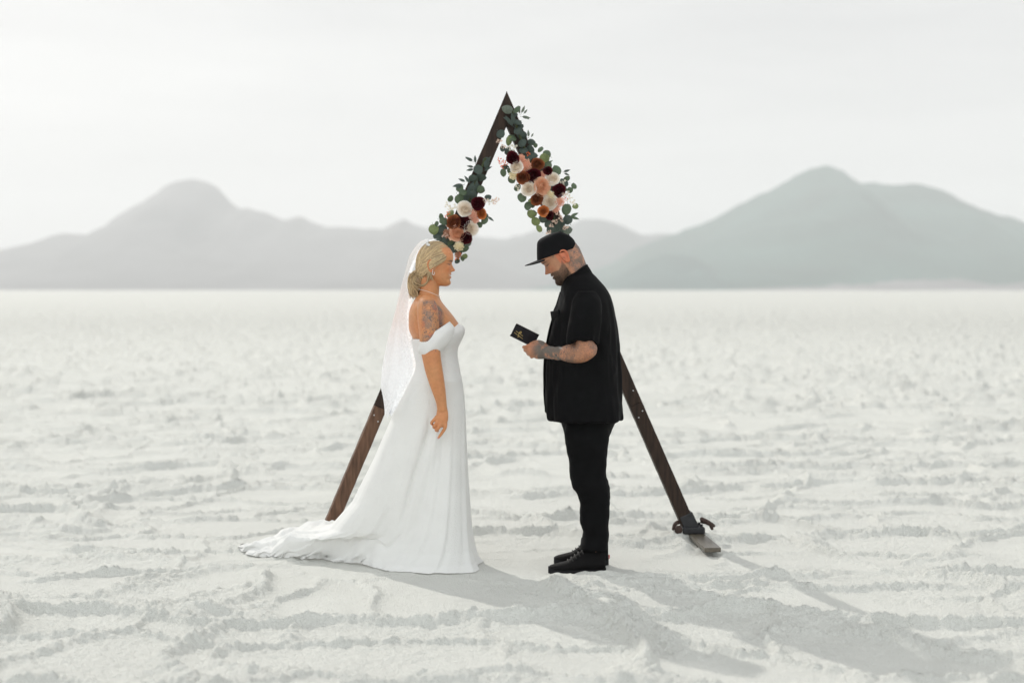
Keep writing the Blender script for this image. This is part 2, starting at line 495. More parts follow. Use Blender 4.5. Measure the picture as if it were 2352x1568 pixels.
# ------------------------------------------------------------------ wooden arch
ARCH_Y, ARCH_YAW = 0.80, math.radians(4)
APEX = W(1163, 212, ARCH_Y)
U = Vector((math.cos(ARCH_YAW), math.sin(ARCH_YAW), 0))          # along the arch
N = Vector((math.sin(ARCH_YAW), -math.cos(ARCH_YAW), 0))         # towards the camera
arch = empty("wedding_arch", (APEX.x, APEX.y, 0), "tall dark wooden triangle arch standing on the salt behind the couple", "arch")
LEG = {}
def beam_mesh(p0, p1, across, depth_v, w0, dpt, top=None, seg=26, bev=.004):
    """slightly bevelled timber from p0 to p1; across = in-plane outward unit, depth_v = through unit"""
    bm = bmesh.new(); rings = []
    hw, hd = w0 / 2, dpt / 2
    sec = [(-hw + bev, -hd), (hw - bev, -hd), (hw, -hd + bev), (hw, hd - bev), (hw - bev, hd), (-hw + bev, hd), (-hw, hd - bev), (-hw, -hd + bev)]
    for i in range(seg):
        t = i / (seg - 1); c = p0.lerp(p1, t)
        j = .0007
        rings.append([c + across * (a + random.uniform(-j, j)) + depth_v * (b + random.uniform(-j, j)) for a, b in sec])
    loft(bm, rings); return bm
def cut_plane(bm, co, no):
    g = bm.verts[:] + bm.edges[:] + bm.faces[:]
    r = bmesh.ops.bisect_plane(bm, geom=g, plane_co=co, plane_no=no, clear_outer=True)
    ed = [e for e in r['geom_cut'] if isinstance(e, bmesh.types.BMEdge)]
    bmesh.ops.edgeloop_fill(bm, edges=ed)
BW = .074
for sgn, foot_px, foot_py in ((-1, 744, 1248), (1, 1588, 1236)):
    Yf = ARCH_Y + sgn * 1.03 * math.sin(ARCH_YAW)
    foot_out = W(foot_px - 12 if sgn < 0 else foot_px + 14, foot_py, Yf); foot_out.z = .055
    k = (foot_out - APEX); k = Vector((U.dot(k), 0, k.z))
    dirv = (U * k.x + Vector((0, 0, 1)) * k.z).normalized()
    out = (U * -dirv.z * sgn + Vector((0, 0, 1)) * (U.dot(dirv) * sgn)); out = out.normalized()
    if out.dot(U) * sgn < 0: out = -out
    a0 = APEX - out * (BW / 2)                                     # centre line starts inside the mitre
    L = (foot_out - APEX).length
    jn = .70 * L if sgn > 0 else .705 * L
    bm = beam_mesh(a0 - dirv * .2, a0 + dirv * jn, out, N, BW, BW)
    cut_plane(bm, APEX - U * (sgn * .0006), -U * sgn)
    up_beam = obj("upper_beam", bm, M_WOOD, arch, False)
    ac, dv, wd = out, N, BW
    if sgn < 0:
        rt = Matrix.Rotation(math.radians(-6), 3, dirv); ac, dv = rt @ out, rt @ N
        wd = BW * .94
    lo_beam = obj("lower_beam", beam_mesh(a0 + dirv * (jn + .0015), a0 + dirv * L, ac, dv, wd, BW * 1.04), M_WOOD_L if sgn < 0 else M_WOOD, arch, False)
    for dl, da in ((-.075, .016), (.05, .018), (.075, -.016)):
        b = bmesh.new()
        nn = dv if dl > 0 else N
        c = a0 + dirv * (jn + dl) + (ac if dl > 0 else out) * da + nn * (BW * (.52 if dl > 0 else .5) + .0012)
        bmesh.ops.create_cone(b, cap_ends=True, segments=10, radius1=.0042, radius2=.0036, depth=.004,
                              matrix=Matrix.Translation(c) @ nn.to_track_quat('Z', 'Y').to_matrix().to_4x4())
        obj("bolt", b, M_BOLT, arch, False)
    # foot: flat board lying front to back, iron clamp and strap around the leg
    base = a0 + dirv * L
    rotm = Matrix((U, -N, Vector((0, 0, 1)))).transposed()
    b = bmesh.new()
    box(b, Vector((base.x, base.y, .032)) + N * (.17 if sgn > 0 else .16) + U * (.02 * sgn), (.088, .62 if sgn > 0 else .40, .024), rotm, .003)
    obj("foot_board", b, M_WOOD_D, arch, False)
    if sgn < 0: LEG[sgn] = (a0, dirv, out, L); continue               # the left clamp lies under the train
    b = bmesh.new()
    box(b, Vector((base.x, base.y, .062)) + U * .004 * sgn, (.125, .12, .036), rotm, .006)
    rings = []
    for dl, g_ in ((-.10, 1.04), (-.095, 1.10), (-.02, 1.16), (.0, 1.16)):
        c = base + dirv * dl + Vector((0, 0, .018))
        rings.append([c + out * (BW / 2 * g_ * sx_) + N * (BW / 2 * g_ * sy_) for sx_, sy_ in ((-1, -.85), (-.85, -1), (.85, -1), (1, -.85), (1, .85), (.85, 1), (-.85, 1), (-1, .85))])
    loft(b, rings)
    for so in (-1, 1):
        for yo in (-.03, .035):
            bmesh.ops.create_cone(b, cap_ends=True, segments=8, radius1=.008, radius2=.008, depth=.02, matrix=Matrix.Translation(Vector((base.x, base.y, .085)) + U * (.05 * so) + N * yo))
    obj("foot_clamp", b, M_IRON, arch, False)
    b = bmesh.new()
    for s2 in (-1, 1):
        if s2 > 0: obj("clamp_jaw", b, M_STRAP, arch); b = bmesh.new()
        tube(b, [base + U * (s2 * .06) + Vector((0, 0, .065)), base + U * (s2 * .095) + N * .03 + Vector((0, 0, .06)),
                 base + U * (s2 * .11) + N * .035 + Vector((0, 0, .03))], [.011, .012, .009], 10)
    obj("clamp_jaw", b, M_STRAP, arch); b = bmesh.new()
    ellipsoid(b, base + U * -.085 + N * .055 + Vector((0, 0, .028)), (.022, .016, .026))
    obj("clamp_pad", b, M_STRAP, arch); b = bmesh.new()
    tube(b, [base + U * .05 + N * .04 + Vector((0, 0, .085)), base + U * .085 + N * .04 + Vector((0, 0, .065)), base + U * .12 + N * .03 + Vector((0, 0, .045))], [.012, .014, .01], 8)
    obj("clamp_lever", b, M_STRAP, arch)
    LEG[sgn] = (a0, dirv, out, L)

# ------------------------------------------------------------------ flower garlands
def leaf_mesh(name, shape):
    bm = bmesh.new(); nu, nv = 5, 9; g = []
    for i in range(nv):
        v = i / (nv - 1)
        if shape == 'round': w = math.sin(math.pi * min(1, .06 + .94 * v)) ** .55 * .5 * (1 - .15 * v); 
        else: w = .17 * math.sin(math.pi * v ** .8) ** .9
        if v > .995: w = .01
        row = []
        for j in range(nu):
            u = j / (nu - 1) * 2 - 1
            z = -.10 * (abs(u) ** 1.6) * (1 if shape == 'round' else .6) * w * 2 + .10 * math.sin(v * 2.6) - .05
            row.append(bm.verts.new((u * w, v - (.5 if shape == 'round' else 0), z)))
        g.append(row)
    for i in range(nv - 1):
        for j in range(nu - 1): bm.faces.new((g[i][j], g[i][j + 1], g[i + 1][j + 1], g[i + 1][j]))
    # short stalk
    st = [bm.verts.new(((-.015 if k else .015), g[0][2].co.y - .22 * t, -.05)) for t in (0, 1) for k in (0, 1)]
    bm.faces.new((st[0], st[1], st[3], st[2]))
    me = bpy.data.meshes.new(name); bm.to_mesh(me); bm.free()
    me.polygons.foreach_set('use_smooth', np.ones(len(me.polygons), dtype=bool))
    return me
def rose_mesh(name, seed, colr, inner):
    rnd = random.Random(seed); bm = bmesh.new()
    layers = [(2, .10, .50), (3, .24, .50), (3, .42, .45), (4, .62, .34), (5, .82, .14), (6, 1.0, -.06)]
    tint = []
    for li, (cnt, rad, ht) in enumerate(layers):
        off = rnd.random() * 6.28
        for k in range(cnt):
            a0 = off + 2 * math.pi * k / cnt + rnd.uniform(-.15, .15)
            span = math.pi * 2 / cnt * .72
            hh = ht * rnd.uniform(.92, 1.08) + rnd.uniform(-.03, .03); rr = rad * rnd.uniform(.92, 1.06)
            g = []; z0 = -.45
            for i in range(7):
                v = i / 6; row = []
                for j in range(9):
                    u = j / 8 * 2 - 1
                    top = hh - .16 * abs(u) ** 2.6
                    r = rr * (.55 + .45 * math.sin(min(1, v * 1.25) * math.pi * .5))
                    r += .055 * (li + 1) / 4 * max(0, v - .7) * 3.3 * .6
                    r *= 1 + .07 * u * (1 if (k + li) % 2 else -1) - .03 * u * u
                    z = z0 + (top - z0) * v - .10 * (li / 5) * max(0, v - .8) * 5
                    an = a0 + span * u * (1 - .2 * max(0, v - .6))
                    w = .014 * math.sin(6 * u + li * 2 + k) * v
                    row.append(bm.verts.new((r * math.cos(an), r * math.sin(an), z + w)))
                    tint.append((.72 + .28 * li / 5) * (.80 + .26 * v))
                g.append(row)
            for i in range(6):
                for j in range(8): bm.faces.new((g[i][j], g[i][j + 1], g[i + 1][j + 1], g[i + 1][j]))
    ellipsoid(bm, Vector((0, 0, -.22)), (.5, .5, .22), seg=12)
    ellipsoid(bm, Vector((0, 0, .20)), (.05, .05, .22), seg=8)
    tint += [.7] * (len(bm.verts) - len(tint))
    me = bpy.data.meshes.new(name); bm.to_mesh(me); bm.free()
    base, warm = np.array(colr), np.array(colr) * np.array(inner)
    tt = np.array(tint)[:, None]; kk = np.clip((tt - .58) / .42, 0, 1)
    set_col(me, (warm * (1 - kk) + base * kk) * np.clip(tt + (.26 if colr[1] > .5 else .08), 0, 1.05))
    me.polygons.foreach_set('use_smooth', np.ones(len(me.polygons), dtype=bool))
    return me
def ruffle_mesh(name, seed, cnt=42, big=.34):
    """carnation / hydrangea head: many small ruffled florets"""
    rnd = random.Random(seed); bm = bmesh.new()
    for k in range(cnt):
        a = k * 2.39996; r = math.sqrt((k + .5) / cnt) * .85
        c = Vector((r * math.cos(a), r * math.sin(a), .35 * (1 - r * r) + rnd.uniform(-.05, .05)))
        nrm = Vector((c.x * .9, c.y * .9, .8)).normalized()
        q = nrm.to_track_quat('Z', 'Y').to_matrix() @ Matrix.Rotation(rnd.random() * 6.28, 3, 'Z')
        for p in range(4):
            an = p * math.pi / 2; s = big * rnd.uniform(.45, .75)
            base = bm.verts.new(c)
            pts = []
            for da, rr in ((-.6, .7), (-.3, 1), (0, .92), (.3, 1), (.6, .7)):
                pts.append(bm.verts.new(c + q @ Vector((math.cos(an + da) * s * rr, math.sin(an + da) * s * rr, rnd.uniform(.0, .12)))))
            for i in range(4): bm.faces.new((base, pts[i], pts[i + 1]))
    ellipsoid(bm, Vector((0, 0, -.1)), (.6, .6, .25), seg=10)
    me = bpy.data.meshes.new(name); bm.to_mesh(me); bm.free()
    return me
def blossom_mesh(name, seed):
    """little sprig of wax flower buds"""
    rnd = random.Random(seed); bm = bmesh.new()
    for k in range(5):
        c = Vector((rnd.uniform(-.8, .8), rnd.uniform(-.8, .8), rnd.uniform(-.2, .4)))
        q = Euler((rnd.uniform(-.7, .7), rnd.uniform(-.7, .7), rnd.random() * 6)).to_matrix()
        for p in range(5):
            an = p * 2 * math.pi / 5; v = [bm.verts.new(c)]
            for da, rr, z in ((-.5, .3, .08), (0, .5, .16), (.5, .3, .08)):
                v.append(bm.verts.new(c + q @ Vector((math.cos(an + da) * rr, math.sin(an + da) * rr, z))))
            bm.faces.new(v)
        ellipsoid(bm, c + q @ Vector((0, 0, .03)), (.1, .1, .1), seg=6)
    me = bpy.data.meshes.new(name); bm.to_mesh(me); bm.free(); return me
def berry_mesh(name, seed):
    rnd = random.Random(seed); bm = bmesh.new()
    for k in range(9):
        ellipsoid(bm, Vector((rnd.uniform(-.9, .9), rnd.uniform(-.9, .9), rnd.uniform(-.4, .4))), (.26, .26, .3), seg=8)
    me = bpy.data.meshes.new(name); bm.to_mesh(me); bm.free()
    me.polygons.foreach_set('use_smooth', np.ones(len(me.polygons), dtype=bool)); return me

PET = {'burgundy': (.10, .009, .016), 'rust': (.37, .13, .055), 'white': (.92, .89, .84), 'blush': (.90, .62, .46), 'orange': (.74, .28, .09), 'cream': (.88, .76, .54)}
ROSES = {}
for ci, (cn, cc) in enumerate(PET.items()):
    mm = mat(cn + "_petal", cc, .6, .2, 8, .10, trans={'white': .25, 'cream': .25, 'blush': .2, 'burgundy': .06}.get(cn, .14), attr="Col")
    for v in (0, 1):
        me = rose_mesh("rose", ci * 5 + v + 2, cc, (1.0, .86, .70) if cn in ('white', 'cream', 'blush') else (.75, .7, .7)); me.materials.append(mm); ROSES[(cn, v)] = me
RUF = {}
for cn, cc in (('blush', (.82, .46, .33)), ('cream', (.90, .80, .56)), ('brownish', (.46, .24, .155))):
    me = ruffle_mesh("carnation", len(RUF) + 40); me.materials.append(mat(cn + "_floret", cc, .7, .1, 8, .15, trans=.3)); RUF[cn] = me
BLO = blossom_mesh("blossom_sprig", 5); BLO.materials.append(mat("wax_blossom", (.74, .55, .44), .6, .2, 8, .12, trans=.3))
BLW = blossom_mesh("blossom_sprig", 9); BLW.materials.append(mat("white_blossom", (.75, .70, .58), .6, .2, 8, .1, trans=.3))
BER = berry_mesh("berry_cluster", 5); BER.materials.append(mat("orange_berry", (.75, .11, .012), .4, .3, 8, .2))
LEAF = {}
for kn, cc in (('dark', (.060, .082, .068)), ('mid', (.085, .12, .07)), ('light', (.17, .21, .085)), ('pale', (.13, .155, .12))):
    mm = mat(kn + "_eucalyptus", cc, .55, .35, 6, .2, trans=.25)
    for sh in ('round', 'slender'):
        me = leaf_mesh("leaf", sh); me.materials.append(mm); LEAF[(kn, sh)] = me

def Z3(x, y): return 969.0 + .27 * x, 197.6 + .27 * y
def put(parent, name, me, x, y, r, dy, tilt=.35, lab=None, yaw=None):
    """x, y, r measured on the garland close-up"""
    px, py = Z3(x, y)
    Yp = ARCH_Y + (px - 1163) / 414 * math.sin(ARCH_YAW) - BW / 2 - dy
    p = W(px, py, Yp); s = r * .27 * (Yp + D) / F
    o = bpy.data.objects.new(name, me); COL.objects.link(o); o.parent = parent
    o.location = p - Vector(parent.location)
    q = Matrix.Rotation(math.radians(90) + random.uniform(-tilt, tilt), 4, 'X')
    q = Matrix.Rotation(random.uniform(-tilt, tilt), 4, 'Z') @ q @ Matrix.Rotation(yaw if yaw is not None else random.random() * 6.28, 4, 'Z')
    o.rotation_euler = q.to_euler(); o.scale = (s, s, s)
    if lab: o['label'] = lab
    return o
def garland(name_label, roses, ruffles, blossoms, berries, leaves, slender, path, anchor):
    root = empty("flower_garland", anchor, name_label, "garland", None)
    bm = bmesh.new()
    tube(bm, [W(*Z3(x, y), ARCH_Y - BW / 2 - .018 + (Z3(x, y)[0] - 1163) / 414 * math.sin(ARCH_YAW)) for x, y in path], [.007] * len(path), 8, 40)
    obj("vine", bm, M_STEM, root)
    for x, y, r, c in roses:
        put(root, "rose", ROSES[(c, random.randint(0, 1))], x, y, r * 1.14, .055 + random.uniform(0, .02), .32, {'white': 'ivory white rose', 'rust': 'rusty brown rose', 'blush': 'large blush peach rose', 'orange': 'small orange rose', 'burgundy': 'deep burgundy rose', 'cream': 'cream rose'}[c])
    for x, y, r, c in ruffles:
        put(root, "carnation", RUF[c], x, y, r * 1.05, .045 + random.uniform(0, .015), .4, {'blush': 'ruffled blush carnation', 'cream': 'cream hydrangea head', 'brownish': 'dusky brown blush carnation'}[c])
    for x, y, w in blossoms:
        put(root, "blossom_sprig", BLW if w else BLO, x, y, 27, .05 + random.uniform(0, .02), .6)
    for x, y in berries:
        put(root, "berry_cluster", BER, x, y, 17, .05, .5, "orange berries")
    for x, y, r, c in leaves:
        o = put(root, "leaf", LEAF[(c, 'round')], x, y, r * 2.15, .022 + random.uniform(0, .03) - (.01 if c == 'dark' else 0), .6); o.scale = (o.scale.x * random.uniform(.78, 1.12), o.scale.y * random.uniform(.92, 1.08), o.scale.z * random.uniform(.6, 2.2))
    for x, y, ang, ln, c in slender:
        put(root, "leaf", LEAF[(c, 'slender')], x, y, ln, .03 + random.uniform(0, .02), .35, None, math.radians(ang))
    return root
R_ROSE = [(772, 608, 50, 'burgundy'), (800, 682, 50, 'white'), (985, 670, 50, 'rust'), (950, 765, 56, 'burgundy'), (858, 780, 50, 'rust'), (1113, 785, 53, 'white'),
          (1027, 858, 70, 'blush'), (905, 872, 56, 'white'), (1160, 888, 52, 'burgundy'), (985, 960, 50, 'rust'), (1085, 988, 60, 'white'), (1035, 1062, 42, 'orange'),
          (1085, 1105, 33, 'burgundy'), (1070, 722, 34, 'burgundy')]
R_RUF = [(885, 672, 55, 'blush'), (845, 612, 34, 'blush'), (785, 757, 45, 'cream'), (1172, 985, 45, 'blush'), (1140, 1045, 38, 'blush'), (1032, 752, 32, 'blush'), (1095, 925, 38, 'cream')]
R_BLO = [(1100, 1185, 0), (1130, 1155, 0), (1190, 1130, 0), (1225, 1205, 0), (1075, 1245, 0), (1240, 915, 1), (1262, 955, 1), (1290, 990, 1), (660, 470, 0), (745, 525, 1), (692, 520, 0),
         (1160, 1090, 0), (1215, 920, 0), (815, 865, 1), (790, 520, 1), (1200, 820, 1)]
R_BER = [(665, 650), (700, 640), (660, 622), (715, 662), (905, 580), (685, 688), (1228, 958)]
R_LEAF = [(722, 195, 42, 'pale'), (810, 197, 34, 'mid'), (820, 305, 38, 'dark'), (820, 372, 40, 'dark'), (850, 420, 48, 'dark'), (670, 408, 38, 'dark'), (768, 440, 38, 'mid'), (743, 470, 38, 'light'),
          (855, 482, 40, 'dark'), (865, 545, 42, 'dark'), (935, 480, 32, 'dark'), (966, 508, 20, 'mid'), (685, 532, 27, 'dark'), (920, 540, 37, 'dark'), (950, 585, 42, 'dark'), (1005, 540, 27, 'mid'), (1062, 580, 34, 'mid'),
          (1040, 620, 40, 'light'), (1070, 670, 35, 'mid'), (900, 600, 37, 'dark'), (1145, 715, 42, 'mid'), (1236, 790, 28, 'mid'), (1200, 820, 45, 'dark'), (692, 740, 30, 'mid'), (765, 795, 35, 'mid'), (745, 722, 28, 'mid'),
          (810, 865, 32, 'mid'), (852, 950, 42, 'mid'), (902, 1022, 38, 'mid'), (928, 1095, 38, 'light'), (965, 1150, 38, 'light'), (998, 1210, 30, 'light'), (945, 1085, 32, 'dark'), (1040, 1130, 40, 'dark'), (1295, 848, 26, 'mid'),
          (1262, 885, 24, 'mid'), (1305, 1022, 27, 'light'), (1232, 1055, 50, 'mid'), (1240, 1135, 40, 'dark'), (1170, 1215, 45, 'dark'), (1245, 1225, 38, 'pale'), (1075, 1175, 35, 'dark'), (1092, 1215, 40, 'dark'), (1180, 1175, 36, 'dark'),
          (1130, 1230, 40, 'dark'), (945, 985, 34, 'light'), (940, 1010, 30, 'mid'), (1215, 870, 30, 'mid'), (730, 560, 34, 'dark'), (705, 690, 24, 'dark'), (870, 700, 40, 'dark'), (1000, 800, 45, 'dark'), (1100, 860, 45, 'dark'),
          (930, 890, 40, 'dark'), (1080, 1050, 40, 'dark'), (1020, 700, 40, 'dark'), (900, 740, 45, 'dark'), (1130, 960, 45, 'dark'), (795, 640, 38, 'dark'), (845, 340, 26, 'dark'), (790, 245, 26, 'dark')]
R_SL = [(832, 235, 8, 70, 'pale'), (848, 230, -22, 66, 'pale'), (868, 235, -40, 48, 'pale'), (852, 262, -100, 75, 'pale'), (870, 255, -125, 55, 'pale'), (908, 432, 2, 62, 'pale'), (930, 435, -28, 40, 'pale'),
        (1075, 655, -60, 45, 'mid'), (1205, 730, -75, 62, 'dark'), (1210, 740, -115, 50, 'dark'), (1265, 1110, -65, 75, 'mid'), (1268, 1112, -108, 75, 'mid'), (760, 330, 30, 95, 'dark'), (775, 340, 38, 105, 'dark'),
        (790, 330, 15, 110, 'dark'), (760, 300, 62, 80, 'dark'), (745, 700, 40, 40, 'dark'), (985, 1075, 120, 60, 'light'), (960, 1110, 160, 60, 'orangey')]
R_SL = [(a, b, c, d, 'light' if e == 'orangey' else e) for a, b, c, d, e in R_SL]
L_ROSE = [(475, 997, 53, 'burgundy'), (370, 1040, 62, 'white'), (500, 1085, 42, 'orange'), (262, 1152, 56, 'rust'), (350, 1155, 55, 'burgundy'), (305, 1248, 70, 'blush'), (418, 1215, 58, 'white'), (378, 1297, 45, 'burgundy')]
L_RUF = [(430, 1095, 46, 'blush'), (455, 1135, 36, 'blush'), (315, 1362, 46, 'cream'), (212, 1255, 40, 'brownish'), (308, 1438, 30, 'brownish')]
L_BLO = [(540, 970, 0), (575, 985, 1), (610, 985, 0), (640, 962, 0), (215, 1012, 1), (248, 1040, 1), (280, 1030, 1), (195, 1275, 0)]
L_BER = [(225, 1080), (213, 1110), (235, 1135), (295, 1465), (318, 1430)]
L_LEAF = [(540, 645, 45, 'dark'), (480, 712, 45, 'dark'), (505, 780, 42, 'dark'), (438, 785, 38, 'dark'), (505, 882, 35, 'mid'), (420, 872, 46, 'dark'), (345, 900, 34, 'mid'), (322, 865, 35, 'mid'), (245, 958, 30, 'mid'),
          (322, 965, 45, 'mid'), (390, 940, 52, 'dark'), (565, 945, 30, 'dark'), (165, 1112, 28, 'mid'), (125, 1170, 23, 'mid'), (100, 1222, 45, 'light'), (105, 1235, 30, 'dark'), (175, 1215, 40, 'dark'), (195, 1150, 42, 'mid'), (530, 1145, 35, 'mid'),
          (490, 1180, 28, 'mid'), (135, 1275, 40, 'dark'), (362, 1385, 40, 'mid'), (365, 1450, 28, 'light'), (345, 1470, 24, 'mid'), (242, 1085, 36, 'light'), (545, 1100, 24, 'dark'), (395, 1330, 32, 'pale'), (300, 1490, 22, 'dark'),
          (450, 850, 40, 'dark'), (360, 1100, 45, 'dark'), (420, 1160, 45, 'dark'), (320, 1200, 45, 'dark'), (350, 1320, 45, 'dark'), (440, 930, 40, 'dark'), (310, 1420, 30, 'dark'), (475, 1040, 42, 'dark'), (180, 1285, 42, 'dark'), (232, 1300, 42, 'dark'), (255, 1335, 40, 'mid'), (150, 1262, 38, 'dark'), (205, 1340, 40, 'dark'), (265, 1385, 36, 'dark'), (385, 1010, 40, 'dark'), (270, 1210, 40, 'dark')]
L_SL = [(430, 640, 60, 72, 'dark'), (430, 628, 75, 66, 'dark'), (455, 655, 2, 66, 'dark'), (440, 690, 82, 62, 'dark'), (440, 708, 100, 66, 'dark'), (368, 812, 68, 66, 'dark'), (408, 825, 38, 76, 'dark'), (345, 838, 100, 92, 'dark'),
        (350, 845, 112, 66, 'dark'), (555, 655, -30, 66, 'dark'), (530, 720, -62, 76, 'dark'), (560, 1110, -130, 66, 'dark'), (535, 700, -45, 70, 'dark'), (470, 800, 170, 75, 'dark'), (545, 700, 5, 100, 'dark')]
R_PATH = [(760, 200), (800, 330), (850, 470), (900, 600), (960, 740), (1030, 870), (1080, 1000), (1130, 1150), (1160, 1260)]
L_PATH = [(540, 620), (490, 740), (440, 860), (410, 960), (370, 1100), (340, 1240), (320, 1380), (305, 1480)]
garland("long garland of burgundy, rust and ivory roses with eucalyptus on the right arch beam", R_ROSE, R_RUF, R_BLO, R_BER, R_LEAF, R_SL, R_PATH, W(*Z3(1000, 800), ARCH_Y - .08))
garland("shorter rose and eucalyptus garland on the left arch beam above the bride", L_ROSE, L_RUF, L_BLO, L_BER, L_LEAF, L_SL, L_PATH, W(*Z3(380, 1080), ARCH_Y - .08))

# ------------------------------------------------------------------ people: heads
def head_shape(bm, Mx, male, smile=0.0):
    Z = np.linspace(0.001, .231, 92)
    xf = np.interp(Z, [0, .006, .014, .025, .037, .048, .062, .078, .10, .122, .138, .155, .18, .20, .216, .226, .232],
                   [.060, .078, .087, .0885, .0815, .083, .083, .082, .083, .0835, .0905, .0925, .087, .073, .052, .03, .0])
    xb = np.interp(Z, [0, .015, .03, .05, .07, .09, .12, .15, .18, .205, .222, .232],
                   [.02, -.005, -.02, -.045, -.07, -.085, -.098, -.10, -.092, -.070, -.042, 0])
    ww = np.interp(Z, [0, .006, .014, .03, .05, .08, .11, .15, .175, .20, .216, .226, .232],
                   [.018, .03, .040, .051, .060, .0665, .071, .0765, .074, .062, .046, .028, .003])
    if male: ww = ww * np.interp(Z, [0, .05, .1], [1.16, 1.08, 1.0])
    n = 110; rings = []
    for z, f, b, w in zip(Z, xf, xb, ww):
        zz = z
        if male and z > .15: zz = .15 + (z - .15) * .72
        xc = (f + b) / 2; a = (f - b) / 2; r = []
        for k in range(n):
            t = 2 * math.pi * k / n; c, s = math.cos(t), math.sin(t)
            x = xc + a * math.copysign(abs(c) ** (2 / 2.35), c); y = w * math.copysign(abs(s) ** (2 / 2.35), s)
            zo = 0.0
            if c > 0:
                nz = np.interp(z, [.076, .0795, .084, .089, .096, .106, .116, .127], [0, .010, .0215, .0280, .0215, .0128, .0062, 0])
                sg = np.interp(z, [.076, .086, .10, .125], [.0125, .0115, .0085, .0075])
                x += (nz * (1.06 if male else .95)) * math.exp(-(y / sg) ** 2)
                x += .0075 * math.exp(-((abs(y) - .0145) / .0065) ** 2 - ((z - .085) / .007) ** 2)      # wings of the nose
                x -= .0105 * math.exp(-((abs(y) - .032) / .0155) ** 2 - ((z - .1205) / .0095) ** 2)     # sockets
                x += .006 * math.exp(-((abs(y) - .031) / .0125) ** 2 - ((z - .1195) / .0065) ** 2)      # lids
                x += .0035 * math.exp(-((abs(y) - .03) / .018) ** 2 - ((z - .138) / .007) ** 2)         # brow
                x += .0055 * math.exp(-((abs(y) - .04) / .017) ** 2 - ((z - .092 - .004 * smile) / .016) ** 2)  # cheek
                x += .0068 * math.exp(-(y / .019) ** 2 - ((z - .0675) / .0055) ** 2)                    # upper lip
                x += .0072 * math.exp(-(y / .017) ** 2 - ((z - .0505) / .006) ** 2)                     # lower lip
                x -= .0045 * math.exp(-(y / .022) ** 2 - ((z - .0585 - smile * 9 * y * y) / .0032) ** 2)   # mouth
                x -= .003 * math.exp(-((abs(y) - .026) / .005) ** 2 - ((z - .063) / .008) ** 2)         # corners
            r.append(Mx @ Vector((x, y, zz + zo)))
        rings.append(r)
    loft(bm, rings)
    for s in (-1, 1):                                                                                # ears
        def E(a, b, o): return Mx @ Vector((-.016 + a, s * (.0715 + o), .101 + b))
        q = (Mx.to_3x3().normalized()) @ Matrix.Rotation(math.radians(-12), 3, 'Y') @ Matrix.Rotation(s * math.radians(20), 3, 'Z')
        ellipsoid(bm, E(-.002, .0, .001), (.017 * Mx.median_scale, .0055, .029 * Mx.median_scale), q, 16)
        tube(bm, [E(.012, .008, .002), E(.012, .024, .005), E(.0, .033, .009), E(-.015, .026, .012), E(-.020, .008, .012), E(-.014, -.012, .008), E(-.004, -.027, .004), E(.005, -.026, .002), E(.007, -.015, .001)],
             [.0035, .004, .0042, .0045, .0042, .004, .006, .005, .003], 8, 34)
        tube(bm, [E(.012, .001, .004), E(.011, -.008, .006), E(.007, -.013, .004)], [.0035, .0042, .003], 8, 8)
def head_matrix(ear_px, Y, yaw, pitch, scale):
    p = W(*ear_px, Y)
    R = Matrix.Rotation(yaw, 4, 'Z') @ Matrix.Rotation(pitch, 4, 'Y') @ Matrix.Scale(scale, 4)
    return Matrix.Translation(p) @ R @ Matrix.Translation((.016, 0, -.101))
def gau(v, s): return np.exp(-(v / s) ** 2)
def paint_head(c, L, skin, male):
    """pigment: brows, lashes, lips, eyes, teeth, rosier nose, cheeks and ears. c colours, L head-local coordinates"""
    x, y, z = L[:, 0], np.abs(L[:, 1]), L[:, 2]
    face = (x > .045) & (z > -.01) & (z < .2)
    def mix(c, m, col): return c * (1 - m[:, None]) + np.array(col) * m[:, None]
    rosy = (.55 * gau(y - .04, .02) * gau(z - .09, .018) + .6 * gau(y, .013) * gau(z - .088, .012)) * face
    c = mix(c, np.clip(rosy, 0, .5), np.array(skin) * np.array([1.0, .72, .66]))
    ear = (np.abs(x + .016) < .035) & (y > .068) & (np.abs(z - .1) < .04)
    c = mix(c, ear * (.75 if male else .4), np.array(skin) * (np.array([1.35, .78, .66]) if male else np.array([1.1, .68, .58])))  # male ear: glow of light from behind put into the colour
    brow = gau(y - .030, .018) ** .7 * gau(z - .1365 - .10 * (y - .03) + 5 * (y - .03) ** 2, .0032) * face
    c = mix(c, np.clip(brow * 1.6, 0, .9), (.10, .06, .04) if not male else (.09, .06, .045))
    lid = gau(y - .031, .0125) ** .6 * gau(z - .1175 - 6 * (y - .031) ** 2, .0022) * face
    c = mix(c, np.clip(lid * 1.4, 0, .92), (.03, .02, .018))
    lid_tint = gau(y - .031, .014) * gau(z - .1235, .005) * face  # upper lids tinted darker
    c = mix(c, lid_tint * (.25 if not male else .1), (.30, .15, .11))
    lip = (gau(y, .021) ** .8 * (gau(z - .0665, .0042) + gau(z - .051, .005))) * face
    c = mix(c, np.clip(lip, 0, .8) * (.85 if not male else .5), (.42, .13, .11))
    teeth = gau(y, .020) * gau(z - .0588 - 9 * y * y, .0030) * face
    c = mix(c, np.clip(teeth * 1.3, 0, .95) if not male else np.clip(teeth, 0, .6), (.75, .68, .58) if not male else (.25, .12, .10))
    nos = gau(y - .008, .004) * gau(z - .0795, .0025) * face
    c = mix(c, nos * .7, (.15, .06, .04))  # nostril shade put into the colour
    earh = gau(x + .008, .006) * gau(z - .098, .009) * (y > .064) * (y < .08)
    c = mix(c, earh * (.75 if male else .5), (.16, .055, .035))  # shade of the ear hollow painted into the skin colour
    return c
